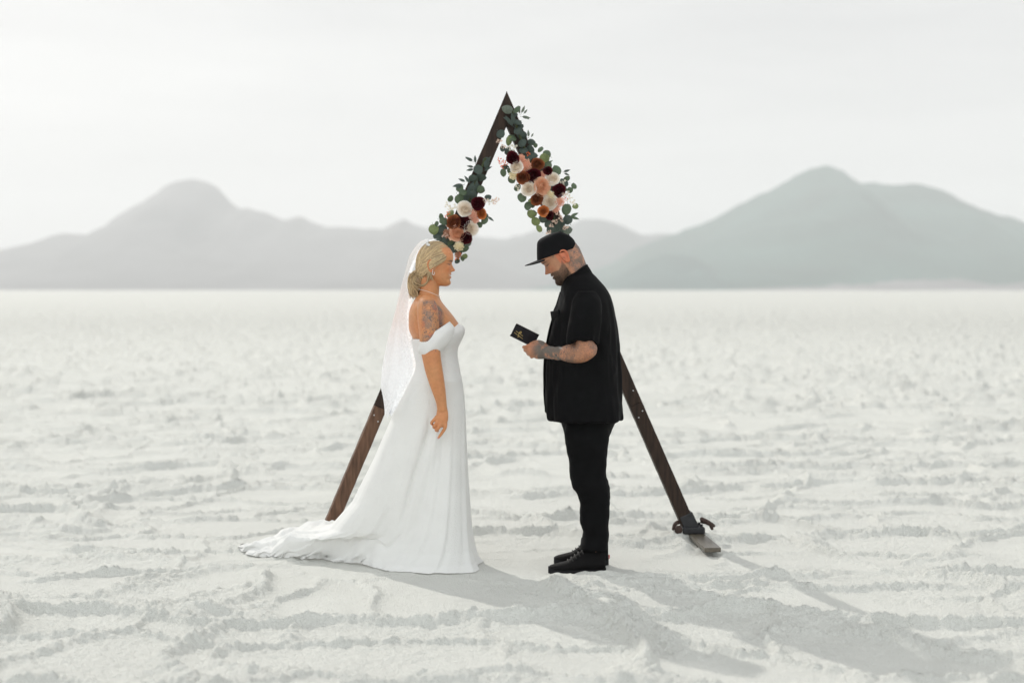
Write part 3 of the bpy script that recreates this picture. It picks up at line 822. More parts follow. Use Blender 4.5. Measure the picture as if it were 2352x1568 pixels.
def ink(c, P, mask, seed, dens=.62, ink_col=(.075, .08, .085), red=None):
    """tattoo: banded line drawing with shaded petals, only where mask > 0"""
    a = fbm3(P * 34 + seed, seed, 3); b = fbm3(P * 21 + 40 + seed, seed + 5, 2)
    ring = np.abs(((a * 9) % 1) - .5) * 2
    lines = sstep(.55, .85, ring)
    shade = sstep(.46, .62, b)
    m = np.clip((.50 * lines + .52 * shade * (.55 + .45 * ring)) * dens * 1.35, 0, .92) * mask
    if red is not None:
        rr = sstep(.52, .62, fbm3(P * 16 + 11, seed + 9, 2)) * mask * .55
        c = c * (1 - rr[:, None]) + np.array(red) * rr[:, None]
    return c * (1 - m[:, None]) + np.array(ink_col) * m[:, None]
def box_mask(P, lo, hi, soft):
    m = np.ones(len(P))
    for k in range(3):
        if lo[k] is not None: m *= sstep(lo[k] - soft, lo[k] + soft, P[:, k])
        if hi[k] is not None: m *= 1 - sstep(hi[k] - soft, hi[k] + soft, P[:, k])
    return m
def rows_loft(bm, rows, Y0, n=64, e=2.3, res=None, tilt=None):
    """horizontal sections measured in side view: (py, px_a, px_b, half width)"""
    rows = spl(rows, res) if res else np.array(rows, float)
    rings = []
    for py, pa, pb, hw in rows:
        A, B = W(pa, py, Y0), W(pb, py, Y0)
        rings.append(sring((A + B) / 2, abs(A.x - B.x) / 2, hw, n, e))
    loft(bm, rings)

# ------------------------------------------------------------------ bride
BY = 0.10
bride = empty("person", (W(1010, 1310, BY).x, BY, 0), "blond bride in long white off-shoulder wedding dress and veil, facing the man in black", "person")
MB = head_matrix((993, 612), BY, 0, math.radians(4), .955)
NB = BY - .075 - .115                                             # depth of the near arm
bm = bmesh.new()
head_shape(bm, MB, False, 1.0)
tube(bm, [W(985, 640, BY), W(986, 665, BY), W(983, 690, BY), W(984, 715, BY)], [.053, .0505, .056, .075], 28)
rows_loft(bm, [(676, 1008, 962, .055), (684, 1010, 955, .095), (692, 1014, 950, .135), (704, 1023, 944, .165), (718, 1035, 940, .172), (734, 1047, 939, .165), (757, 1060, 940, .152),
               (780, 1050, 950, .138), (800, 1040, 960, .120), (830, 1036, 968, .10), (860, 1034, 972, .09)], BY, 64, 2.2, 40)
for s in (-1, 1):
    ya = BY + s * .19
    q = lambda px, py, dy=0: W(px, py, ya + s * dy)
    tube(bm, [q(980, 698, -.05), q(982, 716, -.012), q(985, 752, .008), q(988, 795, .014), q(992, 826, .014), q(998, 856, .014), q(1007, 893, .012), q(1013, 920, .01), q(1015.5, 938, .008)],
         [.045, .053, .0515, .049, .0455, .0425, .0345, .027, .0245], 26, 48)
    tube(bm, [q(1015.5, 932, .008), q(1016, 948, .008), q(1015, 962, .010), q(1013, 970, .012)], [.0235, .0285, .031, .026], 22, 16, flat=.62, flat_axis=Vector((0, 1, 0)))
    for ch, rr in (([(1003, 957, .004), (996, 965, .012), (991, 971, .004), (994, 975, -.010)], [.0092, .0085, .0075, .0062]),
                   ([(1008, 963, .012), (1001, 974, .022), (996.5, 980, .010), (1000, 983, -.006)], [.0098, .0090, .0082, .0066]),
                   ([(1014, 968, .014), (1008, 981, .026), (1002, 987, .014), (1005, 989, -.004)], [.0100, .0092, .0084, .0068]),
                   ([(1023, 964, .012), (1022.5, 981, .016), (1015, 994, .010), (1006.5, 1005.5, .006)], [.0100, .0090, .0078, .0058]),
                   ([(1020, 948, -.012), (1017, 962, -.026), (1010, 972, -.028), (1004, 980, -.022)], [.0125, .0105, .0092, .0072])):
        tube(bm, [q(*p) for p in ch], rr, 12, 18)
me = fuse(bm, .0024, 2, "body")
P = coords(me); L = P.copy()
Mi = np.array(MB.inverted())
L = P @ Mi[:3, :3].T + Mi[:3, 3]
SKF = np.array((.545, .240, .105))
c = np.tile(SKF, (len(P), 1)) * (1 + .22 * (fbm3(P * 28, 4, 3) - .5) + .16 * (fbm3(P * 110, 14, 2) - .5))[:, None] * (1 + np.outer(fbm3(P * 13, 8, 2) - .5, [.06, -.14, -.18]))
c = paint_head(c, L, SKF, False)
A0, A1 = W(955, 688, NB), W(1034, 806, NB)
slp = np.clip((P[:, 0] - A0.x) / (A1.x - A0.x), 0, 1)
msk = box_mask(P, (A0.x + .035, None, A1.z), (W(1016, 0, NB).x, BY - .12, A0.z - .005), .010)
hole = 1 - .75 * sstep(.02, -.01, (P[:, 0] - W(965, 760, NB).x)) * (P[:, 2] < W(0, 740, NB).z)
c = ink(c, P * .85, msk * hole, 3, 1.02, (.075, .08, .082), (.50, .10, .05))
tip = W(1006.5, 1005, NB)                                          # pale pink nail
g_ = msk * hole * (.04 + .52 * sstep(.42, .60, fbm3(P * 34, 70, 2)))
c = c * (1 - g_[:, None]) + np.array((.19, .15, .13)) * g_[:, None]
dn = np.linalg.norm(P - np.array(tip), axis=1)
c = np.where((dn < .012)[:, None], np.array((.66, .36, .32)), c)
set_col(me, c)
b_body = link("body", me, M_SKIN_F, bride)

# dress: bodice and skirt with a long train, one cloth
NPHI, phis = 288, np.linspace(0, 2 * math.pi, 288, endpoint=False)
cphi, sphi = np.cos(phis), np.sin(phis)
bod = spl([(738, 1042, 778, 948, .158), (748, 1063, 784, 946, .166), (762, 1068, 792, 947, .165), (780, 1061, 804, 949, .157), (797, 1053, 818, 952, .146), (816, 1051, 833, 955, .139), (846, 1056, 850, 953, .146), (874, 1062, 868, 946, .160)], 40)
rowsP = []
for fpy, fpx, bpy_, bpx, hw in bod:
    Fp, Bp = W(fpx, fpy, BY), W(bpx, bpy_, BY)
    e = 2 / 2.2
    cc = np.sign(cphi) * np.abs(cphi) ** e; ss = np.sign(sphi) * np.abs(sphi) ** e
    xc = (Fp.x + Bp.x) / 2
    X = xc + cc * (Fp.x - Bp.x) / 2; Yv = BY + ss * hw
    wz = (1 + cphi) / 2
    Zv = Fp.z * wz + Bp.z * (1 - wz)
    t = len(rowsP) / 40
    Zv = Zv - (1 - t) ** 2 * .045 * (1 - np.abs(cphi)) ** 1.2          # neckline dips at the sides under the sleeves
    rowsP.append(np.stack([X, Yv, Zv], -1))
hip = rowsP[-1]
near = [G(1104, 1308), G(1088, 1314), G(1050, 1317), G(1000, 1319), G(945, 1317), G(890, 1311), G(852, 1301), G(800, 1292), G(740, 1285), G(670, 1284), G(605, 1281), G(566, 1272), G(551, 1258)]
far = [Vector((p.x, 0, 0)) for p in near]
tipY = near[-1].y
farpts = []
for i, p in enumerate(near):
    u_ = i / (len(near) - 1)
    mid = BY + .05 + (tipY - BY - .05) * u_ ** 1.1
    farpts.append(Vector((p.x, 2 * mid - p.y + .18 * math.sin(math.pi * u_) * u_, 0)))
loop = near + farpts[::-1][1:-1]
loop = np.array([(p.x, p.y) for p in loop])
loopc = np.vstack([loop[-2:], loop, loop[:3]])
Sx = spl(loopc, 1600)
# keep exactly one turn of the loop
k0 = int(1600 * 2 / (len(loopc) - 1)); k1 = int(1600 * (2 + len(loop)) / (len(loopc) - 1))
one = Sx[k0:k1]
seg = np.r_[0, np.cumsum(np.hypot(*np.diff(one, axis=0).T))]
# angle of the hip ring matched to arc position: half the samples on the near side, half on the far side
itip = np.argmin(one[:, 0])
def walk(a, b, m):
    s0 = np.linspace(seg[a], seg[b], m, endpoint=False)
    return np.stack([np.interp(s0, seg, one[:, 0]), np.interp(s0, seg, one[:, 1])], -1)
far_half = walk(itip, len(one) - 1, NPHI // 2)[::-1]
near_half = walk(0, itip, NPHI // 2)
hem = np.zeros((NPHI, 2))
# phi 0 = front, phi pi = back; sin>0 is the far side
hem[:NPHI // 2] = far_half
hem[NPHI // 2:] = near_half[::-1]
hem = np.stack([np.convolve(np.r_[hem[-3:, k], hem[:, k], hem[:3, k]], np.ones(7) / 7, 'valid') for k in (0, 1)], -1)
CB = np.array([(0, 0), (.10, .19), (.21, .44), (.33, .675), (.46, .825), (.60, .885), (.73, .925), (.87, .962), (1, 1)])
CF = np.array([(0, 0), (.12, .08), (.20, .22), (.25, .43), (.33, .63), (.42, .79), (.56, .90), (.74, .965), (1, 1)])
dist = np.hypot(hem[:, 0] - hip[:, 0], hem[:, 1] - hip[:, 1])
wgt = sstep(.10, .55, dist)
NR = 150
fold = np.zeros(NPHI)
rng = np.random.default_rng(5)
for k, a in ((5, .55), (8, .8), (13, .7), (19, .55), (27, .45), (41, .3)):
    fold += a * np.sin(k * phis + rng.uniform(0, 6.28))
fold = fold / np.abs(fold).max()
tt = np.linspace(0, 1, NR)
out_dir = np.stack([hem[:, 0] - hip[:, 0] * .4 - hem[:, 0].mean() * .0, hem[:, 1] - hip[:, 1]], -1)
out_dir = np.stack([cphi, sphi], -1)
for t in tt[1:]:
    ub, vb = np.interp(t, np.linspace(0, 1, 9), CB[:, 0]), np.interp(t, np.linspace(0, 1, 9), CB[:, 1])
    uf, vf = np.interp(t, np.linspace(0, 1, 9), CF[:, 0]), np.interp(t, np.linspace(0, 1, 9), CF[:, 1])
    u_, v_ = uf * (1 - wgt) + ub * wgt, vf * (1 - wgt) + vb * wgt
    X = hip[:, 0] * (1 - u_) + hem[:, 0] * u_; Yv = hip[:, 1] * (1 - u_) + hem[:, 1] * u_
    Zv = hip[:, 2] * (1 - v_)
    # folds deepen towards the hem
    nz = fbm(phis * 6 + 3, np.full(NPHI, t * 3.0), 8, 3) - .5
    wr = fold * np.sin(np.clip(t * 1.35, 0, 1) * math.pi / 2) ** 1.5 + .5 * nz * t
    amp = .006 + .020 * t
    X = X + out_dir[:, 0] * wr * amp * (1 - .6 * wgt); Yv = Yv + out_dir[:, 1] * wr * amp * (1 - .3 * wgt)
    jit = sstep(.86, 1, t) * wgt * .9
    X = X + jit * ((fbm(phis * 30, phis * 0 + 2, 41, 3) - .5) * .055); Yv = Yv + jit * ((fbm(phis * 34, phis * 0 + 6, 43, 3) - .5) * .060)
    # crumpled train lying over the hidden foot of the arch
    tr = wgt * sstep(.45, .8, t) * (1 - sstep(.985, 1, t) * .8)
    puff = wgt * sstep(-.45, -.75, X) * .040 * math.sin(math.pi * float(sstep(.50, .95, np.array(t))) ** 1.4) * (1 - .35 * sstep(-1.0, -1.35, X))
    Zv = Zv + puff
    bumps = (fbm(X * 7, Yv * 9, 4, 3) - .42) * .085 + (fbm(X * 19, Yv * 17, 6, 3) - .5) * .045
    Zv = Zv + tr * bumps + tr * .02 * fold
    hump = np.exp(-((X + .93) / .20) ** 2 - ((Yv - .62) / .30) ** 2) * .012 * sstep(.4, .7, t)
    Zv = Zv + hump * (1 - sstep(.96, 1, t))
    lift = sstep(.9, 1, t) * (.005 * (fold + .2).clip(0, 1))
    gz = salt_height(X, Yv)
    Zv = np.maximum(Zv + lift, gz + .003 + .003 * (fold > 0))
    rowsP.append(np.stack([X, Yv, Zv], -1))
G3 = np.array(rowsP)
# long soft fold running down the side of the skirt
def cloth(name, G3, m, parent, wrap=True, thick=.0):
    me = np_mesh(name, G3.reshape(-1, 3), grid_quads(G3.shape[0], G3.shape[1], wrap))
    return link(name, me, m, parent)
line = [(985, 985), (966, 1040), (950, 1090), (938, 1130), (930, 1170), (915, 1215), (890, 1265)]
lp = np.array([(W(x, y, -.05).x, W(x, y, -.05).z) for x, y in line])
sid = G3[:, :, 1] < BY
xl = np.interp(G3[:, :, 2], lp[::-1, 1], lp[::-1, 0])
inz = sstep(lp[-1, 1] + .02, lp[-1, 1] + .28, G3[:, :, 2]) * (1 - sstep(lp[0, 1] - .05, lp[0, 1] + .1, G3[:, :, 2]))
dxl = G3[:, :, 0] - xl
G3[:, :, 1] += np.where(sid, inz * (.016 * np.exp(-(dxl / .012) ** 2) - .018 * np.exp(-((dxl - .045) / .03) ** 2) - .012 * np.exp(-((dxl + .05) / .035) ** 2)), 0)
dress = cloth("dress", G3, M_DRESS, bride)
# off-shoulder sleeves: a draped band round each upper arm
for s in (-1, 1):
    ya = BY + s * .20
    K = spl([(963, 785, 1033, 738, .060), (961, 795, 1043, 752, .070), (961, 803, 1041, 770, .073), (963, 810, 1032, 788, .069), (967, 814, 1020, 802, .062), (970.5, 815, 1010.5, 812, .0535), (973, 812, 1008, 809, .049), (976, 806, 1004, 803, .044)], 30)
    rings = []
    for i, (ax, ay, bx, by_, hw) in enumerate(K):
        A, B = W(ax, ay, ya), W(bx, by_, ya - s * .035)
        cc_ = (A + B) / 2; u_ = (B - A) / 2
        ring = []
        for k in range(56):
            a = 2 * math.pi * k / 56
            w = 1 + .025 * math.sin(5 * a + i * .35) * math.sin(math.pi * i / 29)
            sg = .05 * math.sin(math.pi * i / 29) * 0
            ring.append(cc_ + u_ * (math.cos(a) * w) + Vector((0, 1, 0)) * (hw * math.sin(a) * w))
        rings.append(ring)
    rings.insert(0, [p.lerp(sum(rings[0], Vector()) / 56, .12) - Vector((0, 0, .012)) for p in rings[0]])
    b = bmesh.new(); loft(b, rings, cap=False)
    obj("sleeve", b, M_DRESS, dress)
for k in range(17):                                                # covered buttons down the back
    t = k / 16
    p = spl([(945, 781), (950, 806), (955, 832), (958, 852)], 40)[int(t * 39)]
    b = bmesh.new(); ellipsoid(b, W(p[0] + 1, p[1], BY - .035), (.0045, .0045, .0045), seg=10)
    obj("button", b, M_DRESS, dress)

# hair: skull cap of swept locks and a low bun
hair_cols = [np.array(v) for v in ((.42, .30, .16), (.54, .40, .22), (.30, .205, .115), (.60, .46, .28), (.24, .165, .10), (.46, .34, .19))]
def locks(name, chains, parent, rad, seg=6, res=16, shade=None):
    bm = bmesh.new(); cols = []
    for ch in chains:
        n0 = len(bm.verts)
        n = len(ch); r = rad * random.uniform(.7, 1.25)
        tube(bm, ch, [r * .55] + [r] * (n - 2) + [r * .45], seg, res)
        cc_ = (random.choice(hair_cols) * .62 + np.array((.46, .33, .18)) * .38) * random.uniform(.82, 1.16)
        cols += [cc_] * (len(bm.verts) - n0)
    me = bpy.data.meshes.new(name); bm.to_mesh(me); bm.free()
    set_col(me, np.array(cols))
    return link(name, me, M_HAIR, parent)
def on_skull(p, lift):
    c0 = Vector((-.006, 0, .122)); d_ = p - c0
    ax = Vector((.0995 if d_.x > 0 else .100, .0785, .112))
    k = math.sqrt((d_.x / ax.x) ** 2 + (d_.y / ax.y) ** 2 + (d_.z / ax.z) ** 2)
    return c0 + d_ / k * (1 + lift)
bunL = Vector((-.088, 0, .045))
chains = []
hl = [(.088, .192), (.078, .171), (.062, .148), (.045, .129), (.026, .116), (.008, .122)]
for s in (-1, 1):
    for k in range(900):
        u_ = random.random()
        if u_ < .42:                                              # from the hairline
            v = random.random() ** .8 * (len(hl) - 1.001); i = int(v); f = v - i
            x0 = hl[i][0] * (1 - f) + hl[i + 1][0] * f; z0 = hl[i][1] * (1 - f) + hl[i + 1][1] * f
            ymax = .078 * math.sqrt(max(.02, 1 - (x0 / .103) ** 2 - ((z0 - .122) / .115) ** 2))
            y0 = s * ymax
            st = Vector((x0, y0, z0))
        elif u_ < .62:                                            # parting and fringe line
            st = Vector((random.uniform(.02, .088), s * random.uniform(0, .055), 0)); st.z = .122 + .112 * math.sqrt(max(.02, 1 - (st.x / .1) ** 2 - (st.y / .0785) ** 2))
            st.z = max(st.z, .178)
        else:
            st = Vector((random.uniform(-.08, .05), s * random.uniform(.0, .07), 0)); st.z = .122 + .112 * math.sqrt(max(.05, 1 - (st.x / .1) ** 2 - (st.y / .0785) ** 2))
        end = bunL + Vector((random.uniform(-.012, .02), s * random.uniform(.0, .045), random.uniform(-.02, .045)))
        lift = random.uniform(.02, .085); bow = random.uniform(.7, 1.1)
        ch = []
        for q_ in range(9):
            t = q_ / 8; p = st.lerp(end, t)
            p.z += .018 * math.sin(math.pi * t) * bow; p.y += s * .03 * math.sin(math.pi * t)
            pp = on_skull(p, lift * (.35 + .65 * min(1, t * 3)) if t < .9 else lift)
            if t > .85: pp = pp.lerp(p, .35)
            ch.append(MB @ pp)
        chains.append(ch)
hair = locks("hair", chains, bride, .0019, 5, 12)
bm = bmesh.new()                                                   # scalp under the locks
rings = []
for i in range(26):
    ph = math.pi * i / 25
    rings.append([])
    for k in range(40):
        a = 2 * math.pi * k / 40
        p = Vector((-.008 + .098 * math.sin(ph) * math.cos(a), .0765 * math.sin(ph) * math.sin(a), .122 + .112 * math.cos(ph)))
        zlim = np.interp(p.x, [-.1, -.05, -.02, .008, .026, .045, .062, .078, .09], [.045, .04, .085, .128, .120, .133, .152, .175, .195])
        if p.z < zlim: p = Vector((-.008 + (p.x + .008) * .86, p.y * .86, p.z))
        rings[-1].append(MB @ p)
loft(bm, rings)
me = bpy.data.meshes.new("hair_base"); bmesh.ops.recalc_face_normals(bm, faces=bm.faces); bm.to_mesh(me); bm.free()
set_col(me, np.tile(np.array((.34, .24, .13)), (len(me.vertices), 1)))
link("hair_base", me, M_HAIR, hair)
bc = W(961, 644, BY)
chains = []
for k in range(330):                                               # coiled bun
    r = random.uniform(.018, .05); a0 = random.uniform(0, 6.28); yy = random.uniform(-.04, .04)
    sp = random.uniform(1.6, 3.4); ch = []
    rr = r * math.sqrt(max(.15, 1 - (yy / .05) ** 2))
    for q_ in range(8):
        a = a0 + sp * q_ / 7
        ch.append(bc + Vector((rr * 1.0 * math.cos(a), yy * (1 + .2 * math.sin(2 * a)), rr * 1.12 * math.sin(a))))
    chains.append(ch)
for k in range(170):                                               # ends spilling down behind
    y0 = random.uniform(-.04, .04); x0 = random.uniform(-.042, .0)
    a = bc + Vector((x0, y0, random.uniform(-.01, .04)))
    chains.append([a, a + Vector((-.012, 0, -.03)), a + Vector((-.010 + random.uniform(-.006, .01), 0, -.060)), a + Vector((random.uniform(-.004, .016), 0, -random.uniform(.07, .095)))])
bun = locks("bun", chains, hair, .0023, 5, 13)
b = bmesh.new(); ellipsoid(b, bc, (.040, .04, .046)); 
me = bpy.data.meshes.new("bun_core"); b.to_mesh(me); b.free(); set_col(me, np.tile(np.array((.30, .20, .11)), (len(me.vertices), 1)))
link("bun_core", me, M_HAIR, hair)
chains = []
for k in range(16):                                                # loose strands behind the ear and under the bun
    e = random.uniform(-3, 3)
    yy = BY - .066 - random.uniform(0, .010)
    chains.append([W(984 + e * .3, 610, yy), W(986 + e, 622, yy), W(987 + e * 1.6, 634, yy + .004), W(990 + e * 2.0, 642 + abs(e), yy + .012)])
for k in range(9):
    yy = BY - .058 - random.uniform(0, .012); e = random.uniform(-2, 2)
    chains.append([W(982 + e, 612, yy), W(984 + e, 632, yy), W(981 + e, 648, yy + .01), W(970 + e, 656 + e, yy + .02), W(958, 652, yy + .03)])
locks("loose_strands", chains, hair, .0019, 5, 14)

# earring: stud with a beaded hoop; necklace
for s in (-1, 1):
    ye = BY + s * .0815
    b = bmesh.new()
    for k in range(13):
        a = math.radians(110 + k * 23)
        ellipsoid(b, W(995.5, 627, ye) + Vector((.0058 * math.cos(a), 0, .0085 * math.sin(a))), (.0017, .0017, .0017), seg=8)
    ellipsoid(b, W(994, 620.5, ye), (.0024, .0022, .0024), seg=8)
    obj("earring", b, M_PEARL, bride)
nk = []
for k in range(40):
    a = 2 * math.pi * k / 40
    A, B = W(958, 664, BY), W(1013.5, 683, BY)
    c_ = (A + B) / 2; u_ = (B - A) / 2
    ys = .066 * math.sin(a)
    nk.append(c_ + u_ * math.cos(a) * 1.03 + Vector((0, ys, -.004 * math.cos(2 * a) + .004)))
b = bmesh.new(); tube(b, nk + nk[:1], [.0009] * 41, 6, 120, ends=False)
obj("necklace", b, M_PEARL, bride)

# veil: sheer tulle with lace border, pinned to the crown and falling behind her back
m = bpy.data.materials.new("veil_tulle"); m.use_nodes = True
n, l = m.node_tree.nodes, m.node_tree.links
n.remove(n['Principled BSDF'])
df = n.new('ShaderNodeBsdfDiffuse'); df.inputs['Color'].default_value = (.96, .965, .98, 1)
tl = n.new('ShaderNodeBsdfTranslucent'); tl.inputs['Color'].default_value = (.96, .975, 1.0, 1)
m1 = n.new('ShaderNodeMixShader'); m1.inputs['Fac'].default_value = .68
tp = n.new('ShaderNodeBsdfTransparent')
m2 = n.new('ShaderNodeMixShader')
at = n.new('ShaderNodeAttribute'); at.attribute_name = "Col"
tcv = n.new('ShaderNodeTexCoord'); vo = n.new('ShaderNodeTexVoronoi'); vo.inputs['Scale'].default_value = 42; vo.feature = 'SMOOTH_F1'
nz_ = n.new('ShaderNodeTexNoise'); nz_.inputs['Scale'].default_value = 62; nz_.inputs['Detail'].default_value = 4
mu = n.new('ShaderNodeMath'); mu.operation = 'GREATER_THAN'; mu.inputs[1].default_value = .50
ad = n.new('ShaderNodeMath'); ad.operation = 'MULTIPLY'
ad2 = n.new('ShaderNodeMath'); ad2.operation = 'MULTIPLY_ADD'; ad2.inputs[1].default_value = .16; ad2.inputs[2].default_value = .80
l.new(tcv.outputs['Object'], vo.inputs['Vector']); l.new(tcv.outputs['Object'], nz_.inputs['Vector'])
l.new(nz_.outputs['Fac'], mu.inputs[0])
l.new(mu.outputs[0], ad.inputs[0]); l.new(at.outputs['Fac'], ad.inputs[1]); l.new(ad.outputs[0], ad2.inputs[0])
l.new(df.outputs[0], m1.inputs[1]); l.new(tl.outputs[0], m1.inputs[2])
l.new(ad2.outputs[0], m2.inputs['Fac']); l.new(tp.outputs[0], m2.inputs[1]); l.new(m1.outputs[0], m2.inputs[2])
l.new(m2.outputs[0], n['Material Output'].inputs['Surface'])
M_VEIL = m
VR = spl([(549, 992, 1004, .030), (552, 972, 990, .060), (559, 961, 981, .076), (575, 949, 965, .084), (591, 940, 957, .090), (613, 934, 947, .094), (635, 928, 941, .098), (655, 923, 939, .104), (675, 918, 942, .110),
          (700, 912, 942, .118), (719, 907, 939, .126), (745, 900, 940, .132), (769, 893, 941, .14), (800, 886, 947, .146), (830, 880, 953, .15), (858, 876, 951, .154), (885, 875, 937, .156), (908, 880, 925, .15), (934, 884, 913, .145), (952, 885, 904, .14)], 130)
rows = []
for i, (py, xl_, xr, hw) in enumerate(VR):
    row = []
    for k in range(120):
        a = math.pi * (k / 119)
        A = W(xl_, py, BY); B = W(xr, py, BY)
        t = i / 129
        rip = (.010 + .02 * t) * math.sin(a * 9 + 1.2 * math.sin(t * 3)) * min(1, t * 3) + .006 * math.sin(a * 23 + t * 4) * t
        cx = B.x; ax = A.x - B.x
        x = cx + ax * math.sin(a) ** .8 * (1 - rip * .9) 
        y = BY - hw * math.cos(a) * (1 + rip)
        z = A.z + (.014 * math.sin(a * 38) ** 2 + .012 * math.sin(a * 11)) * sstep(.93, 1, np.array(t)) - .06 * t * (1 - math.sin(a)) * 0
        row.append((x, y, float(z)))
    rows.append(row)
V3 = np.array(rows)
me = np_mesh("veil", V3.reshape(-1, 3), grid_quads(130, 120))
tt_ = np.repeat(np.linspace(0, 1, 130)[:, None], 120, 1).ravel(); kk_ = np.repeat(np.linspace(0, 1, 120)[None, :], 130, 0).ravel()
lace = np.clip(sstep(.80, .97, tt_) + sstep(.10, .03, kk_) + sstep(.90, .97, kk_) + .22 * sstep(.12, .3, tt_), 0, 1)
set_col(me, np.repeat(lace[:, None], 3, 1))
veil = link("veil", me, M_VEIL, bride)
b = bmesh.new()                                                    # comb line of gathered tulle on the crown
for k in range(26):
    a = math.pi * k / 25
    p = W(992 - 18 * math.sin(a) * 0 - 6, 552, BY) + Vector((-.012 * math.sin(a), -.062 * math.cos(a), -.028 * abs(math.cos(a)) ** 2))
    ellipsoid(b, p + Vector((random.uniform(-.006, .006), 0, random.uniform(-.003, .004))), (.008, .005, .004), seg=8)
obj("veil_gather", b, M_DRESS, veil)

# ------------------------------------------------------------------ officiant
MY = 0.025
man = empty("person", (W(1350, 1310, MY).x, MY, 0), "tattooed bearded man in black cap, short-sleeved shirt and trousers, reading from a small black book", "person")
MM = head_matrix((1296, 590), MY, math.pi, math.radians(37), 1.03)
bm = bmesh.new()
head_shape(bm, MM, True, .6)
tube(bm, [W(1303, 580, MY), W(1313, 603, MY), W(1322, 628, MY), W(1334, 655, MY)], [.066, .066, .068, .08], 28)
rows_loft(bm, [(640, 1308, 1362, .09), (665, 1300, 1380, .16), (690, 1294, 1395, .19), (740, 1284, 1403, .19), (800, 1272, 1406, .18), (870, 1266, 1408, .175), (930, 1285, 1405, .165), (975, 1300, 1398, .15)], MY, 48, 2.2, 30)
for s in (-1, 1):
    ya = MY + s * .235
    tube(bm, [W(1346, 695, ya - s * .06), W(1345, 740, ya - s * .01), W(1345, 780, ya + s * .008), W(1347, 802, ya + s * .012)], [.045, .048, .050, .050], 22, 24)
    hd = MY + s * .062
    tube(bm, [W(1349, 801, ya + s * .012), W(1334, 808, ya - s * .012), W(1310, 811, ya - s * .062), W(1283, 811, ya - s * .110), W(1262, 809.5, ya - s * .14), W(1254, 808, ya - s * .152)],
         [.050, .0525, .0475, .0385, .0325, .0315], 26, 34)
    tube(bm, [W(1258, 808, ya - s * .148), W(1247, 806, ya - s * .158), W(1235, 804, ya - s * .163), W(1225, 803, ya - s * .160)], [.033, .0405, .044, .036], 26, 20, flat=.62, flat_axis=Vector((0, 1, 0)))
    for ch, rr in (([(1226, 792, .158), (1216, 794, .152), (1208, 797, .170), (1203, 797, .196)], [.0125, .0115, .0105, .0088]),
                   ([(1225, 800, .162), (1216, 803, .156), (1210, 805, .174), (1206, 804, .200)], [.0125, .0115, .0105, .009]),
                   ([(1226, 808, .162), (1219, 812, .158), (1215, 813, .176), (1212, 811, .200)], [.012, .011, .010, .0085]),
                   ([(1229, 815, .160), (1223, 818, .160), (1221, 819, .178), (1219, 817, .198)], [.011, .010, .009, .0075]),
                   ([(1250, 793, .160), (1240, 787, .164), (1229, 786.5, .170), (1219, 790, .180)], [.016, .0135, .0115, .009])):
        tube(bm, [W(px, py, ya - s * dy) for px, py, dy in ch], rr, 12, 18)
    tube(bm, [W(1345, 960, MY + s * .09), W(1350, 1060, MY + s * .105), W(1358, 1130, MY + s * .115), W(1367, 1230, MY + s * .118), W(1368, 1285, MY + s * .122)], [.075, .065, .05, .026, .015], 16)
me = fuse(bm, .0026, 2, "body")
P = coords(me); Nn = normals(me)
Mi = np.array(MM.inverted()); L = P @ Mi[:3, :3].T + Mi[:3, 3]
SKM = np.array((.44, .205, .115))
c = np.tile(SKM, (len(P), 1)) * (1 + .22 * (fbm3(P * 28, 4, 3) - .5) + .16 * (fbm3(P * 110, 14, 2) - .5))[:, None] * (1 + np.outer(fbm3(P * 13, 8, 2) - .5, [.06, -.14, -.18]))
c = paint_head(c, L, SKM, True)
x, y, z = L[:, 0], np.abs(L[:, 1]), L[:, 2]
headz = P[:, 2] > W(0, 668, MY).z
chk = np.interp(x, [-.02, .0, .02, .045, .07, .1], [.115, .112, .080, .066, .074, .078])
beard = headz * sstep(.004, -.004, z - chk) * sstep(-.004, .006, x - .006) * sstep(-.035, -.015, z) * (1 - gau(z - .0585, .004) * (x > .07) * (y < .022))
beard = beard * (1 - gau(y, .012) * gau(z - .09, .012))
tatn = headz * sstep(.0, -.02, x + .02 * 0) * (z < .16) * (1 - ((np.abs(x + .016) < .024) & (y > .070) & (np.abs(z - .101) < .036)))
tmp = headz * gau(x - .032, .012) * gau(z - .142, .014)
c = ink(c, P * 1.25, np.clip(tatn + tmp, 0, 1), 21, 1.0, (.085, .09, .10))
armm = (P[:, 2] < W(0, 768, MY).z) & (P[:, 2] > W(0, 840, MY).z)
wr = W(1235, 805, MY); el = W(1345, 805, MY)
fing = sstep(W(1214, 0, MY).x, W(1240, 0, MY).x, P[:, 0])
am = armm * fing * np.interp(P[:, 0], [wr.x, W(1262, 0).x, W(1300, 0).x, W(1322, 0).x, el.x], [1.0, 1.15, 1.1, .55, .7])
c = ink(c, P * .95, np.clip(am, 0, 1.2), 33, 1.12, (.07, .078, .08))
g_ = np.clip(am, 0, 1) * sstep(W(1322, 0).x, W(1275, 0).x, P[:, 0]) * (.14 + .76 * sstep(.40, .58, fbm3(P * 34, 71, 2))) + np.clip(tatn, 0, 1) * (.08 + .58 * sstep(.42, .60, fbm3(P * 38, 72, 2)))
c = c * (1 - g_[:, None]) + np.array((.115, .105, .09)) * g_[:, None]
stub = beard * .55
bc_ = np.array((.17, .11, .078))
c = c * (1 - stub[:, None]) + bc_ * stub[:, None]
set_col(me, c)
link("body", me, M_SKIN_M, man)
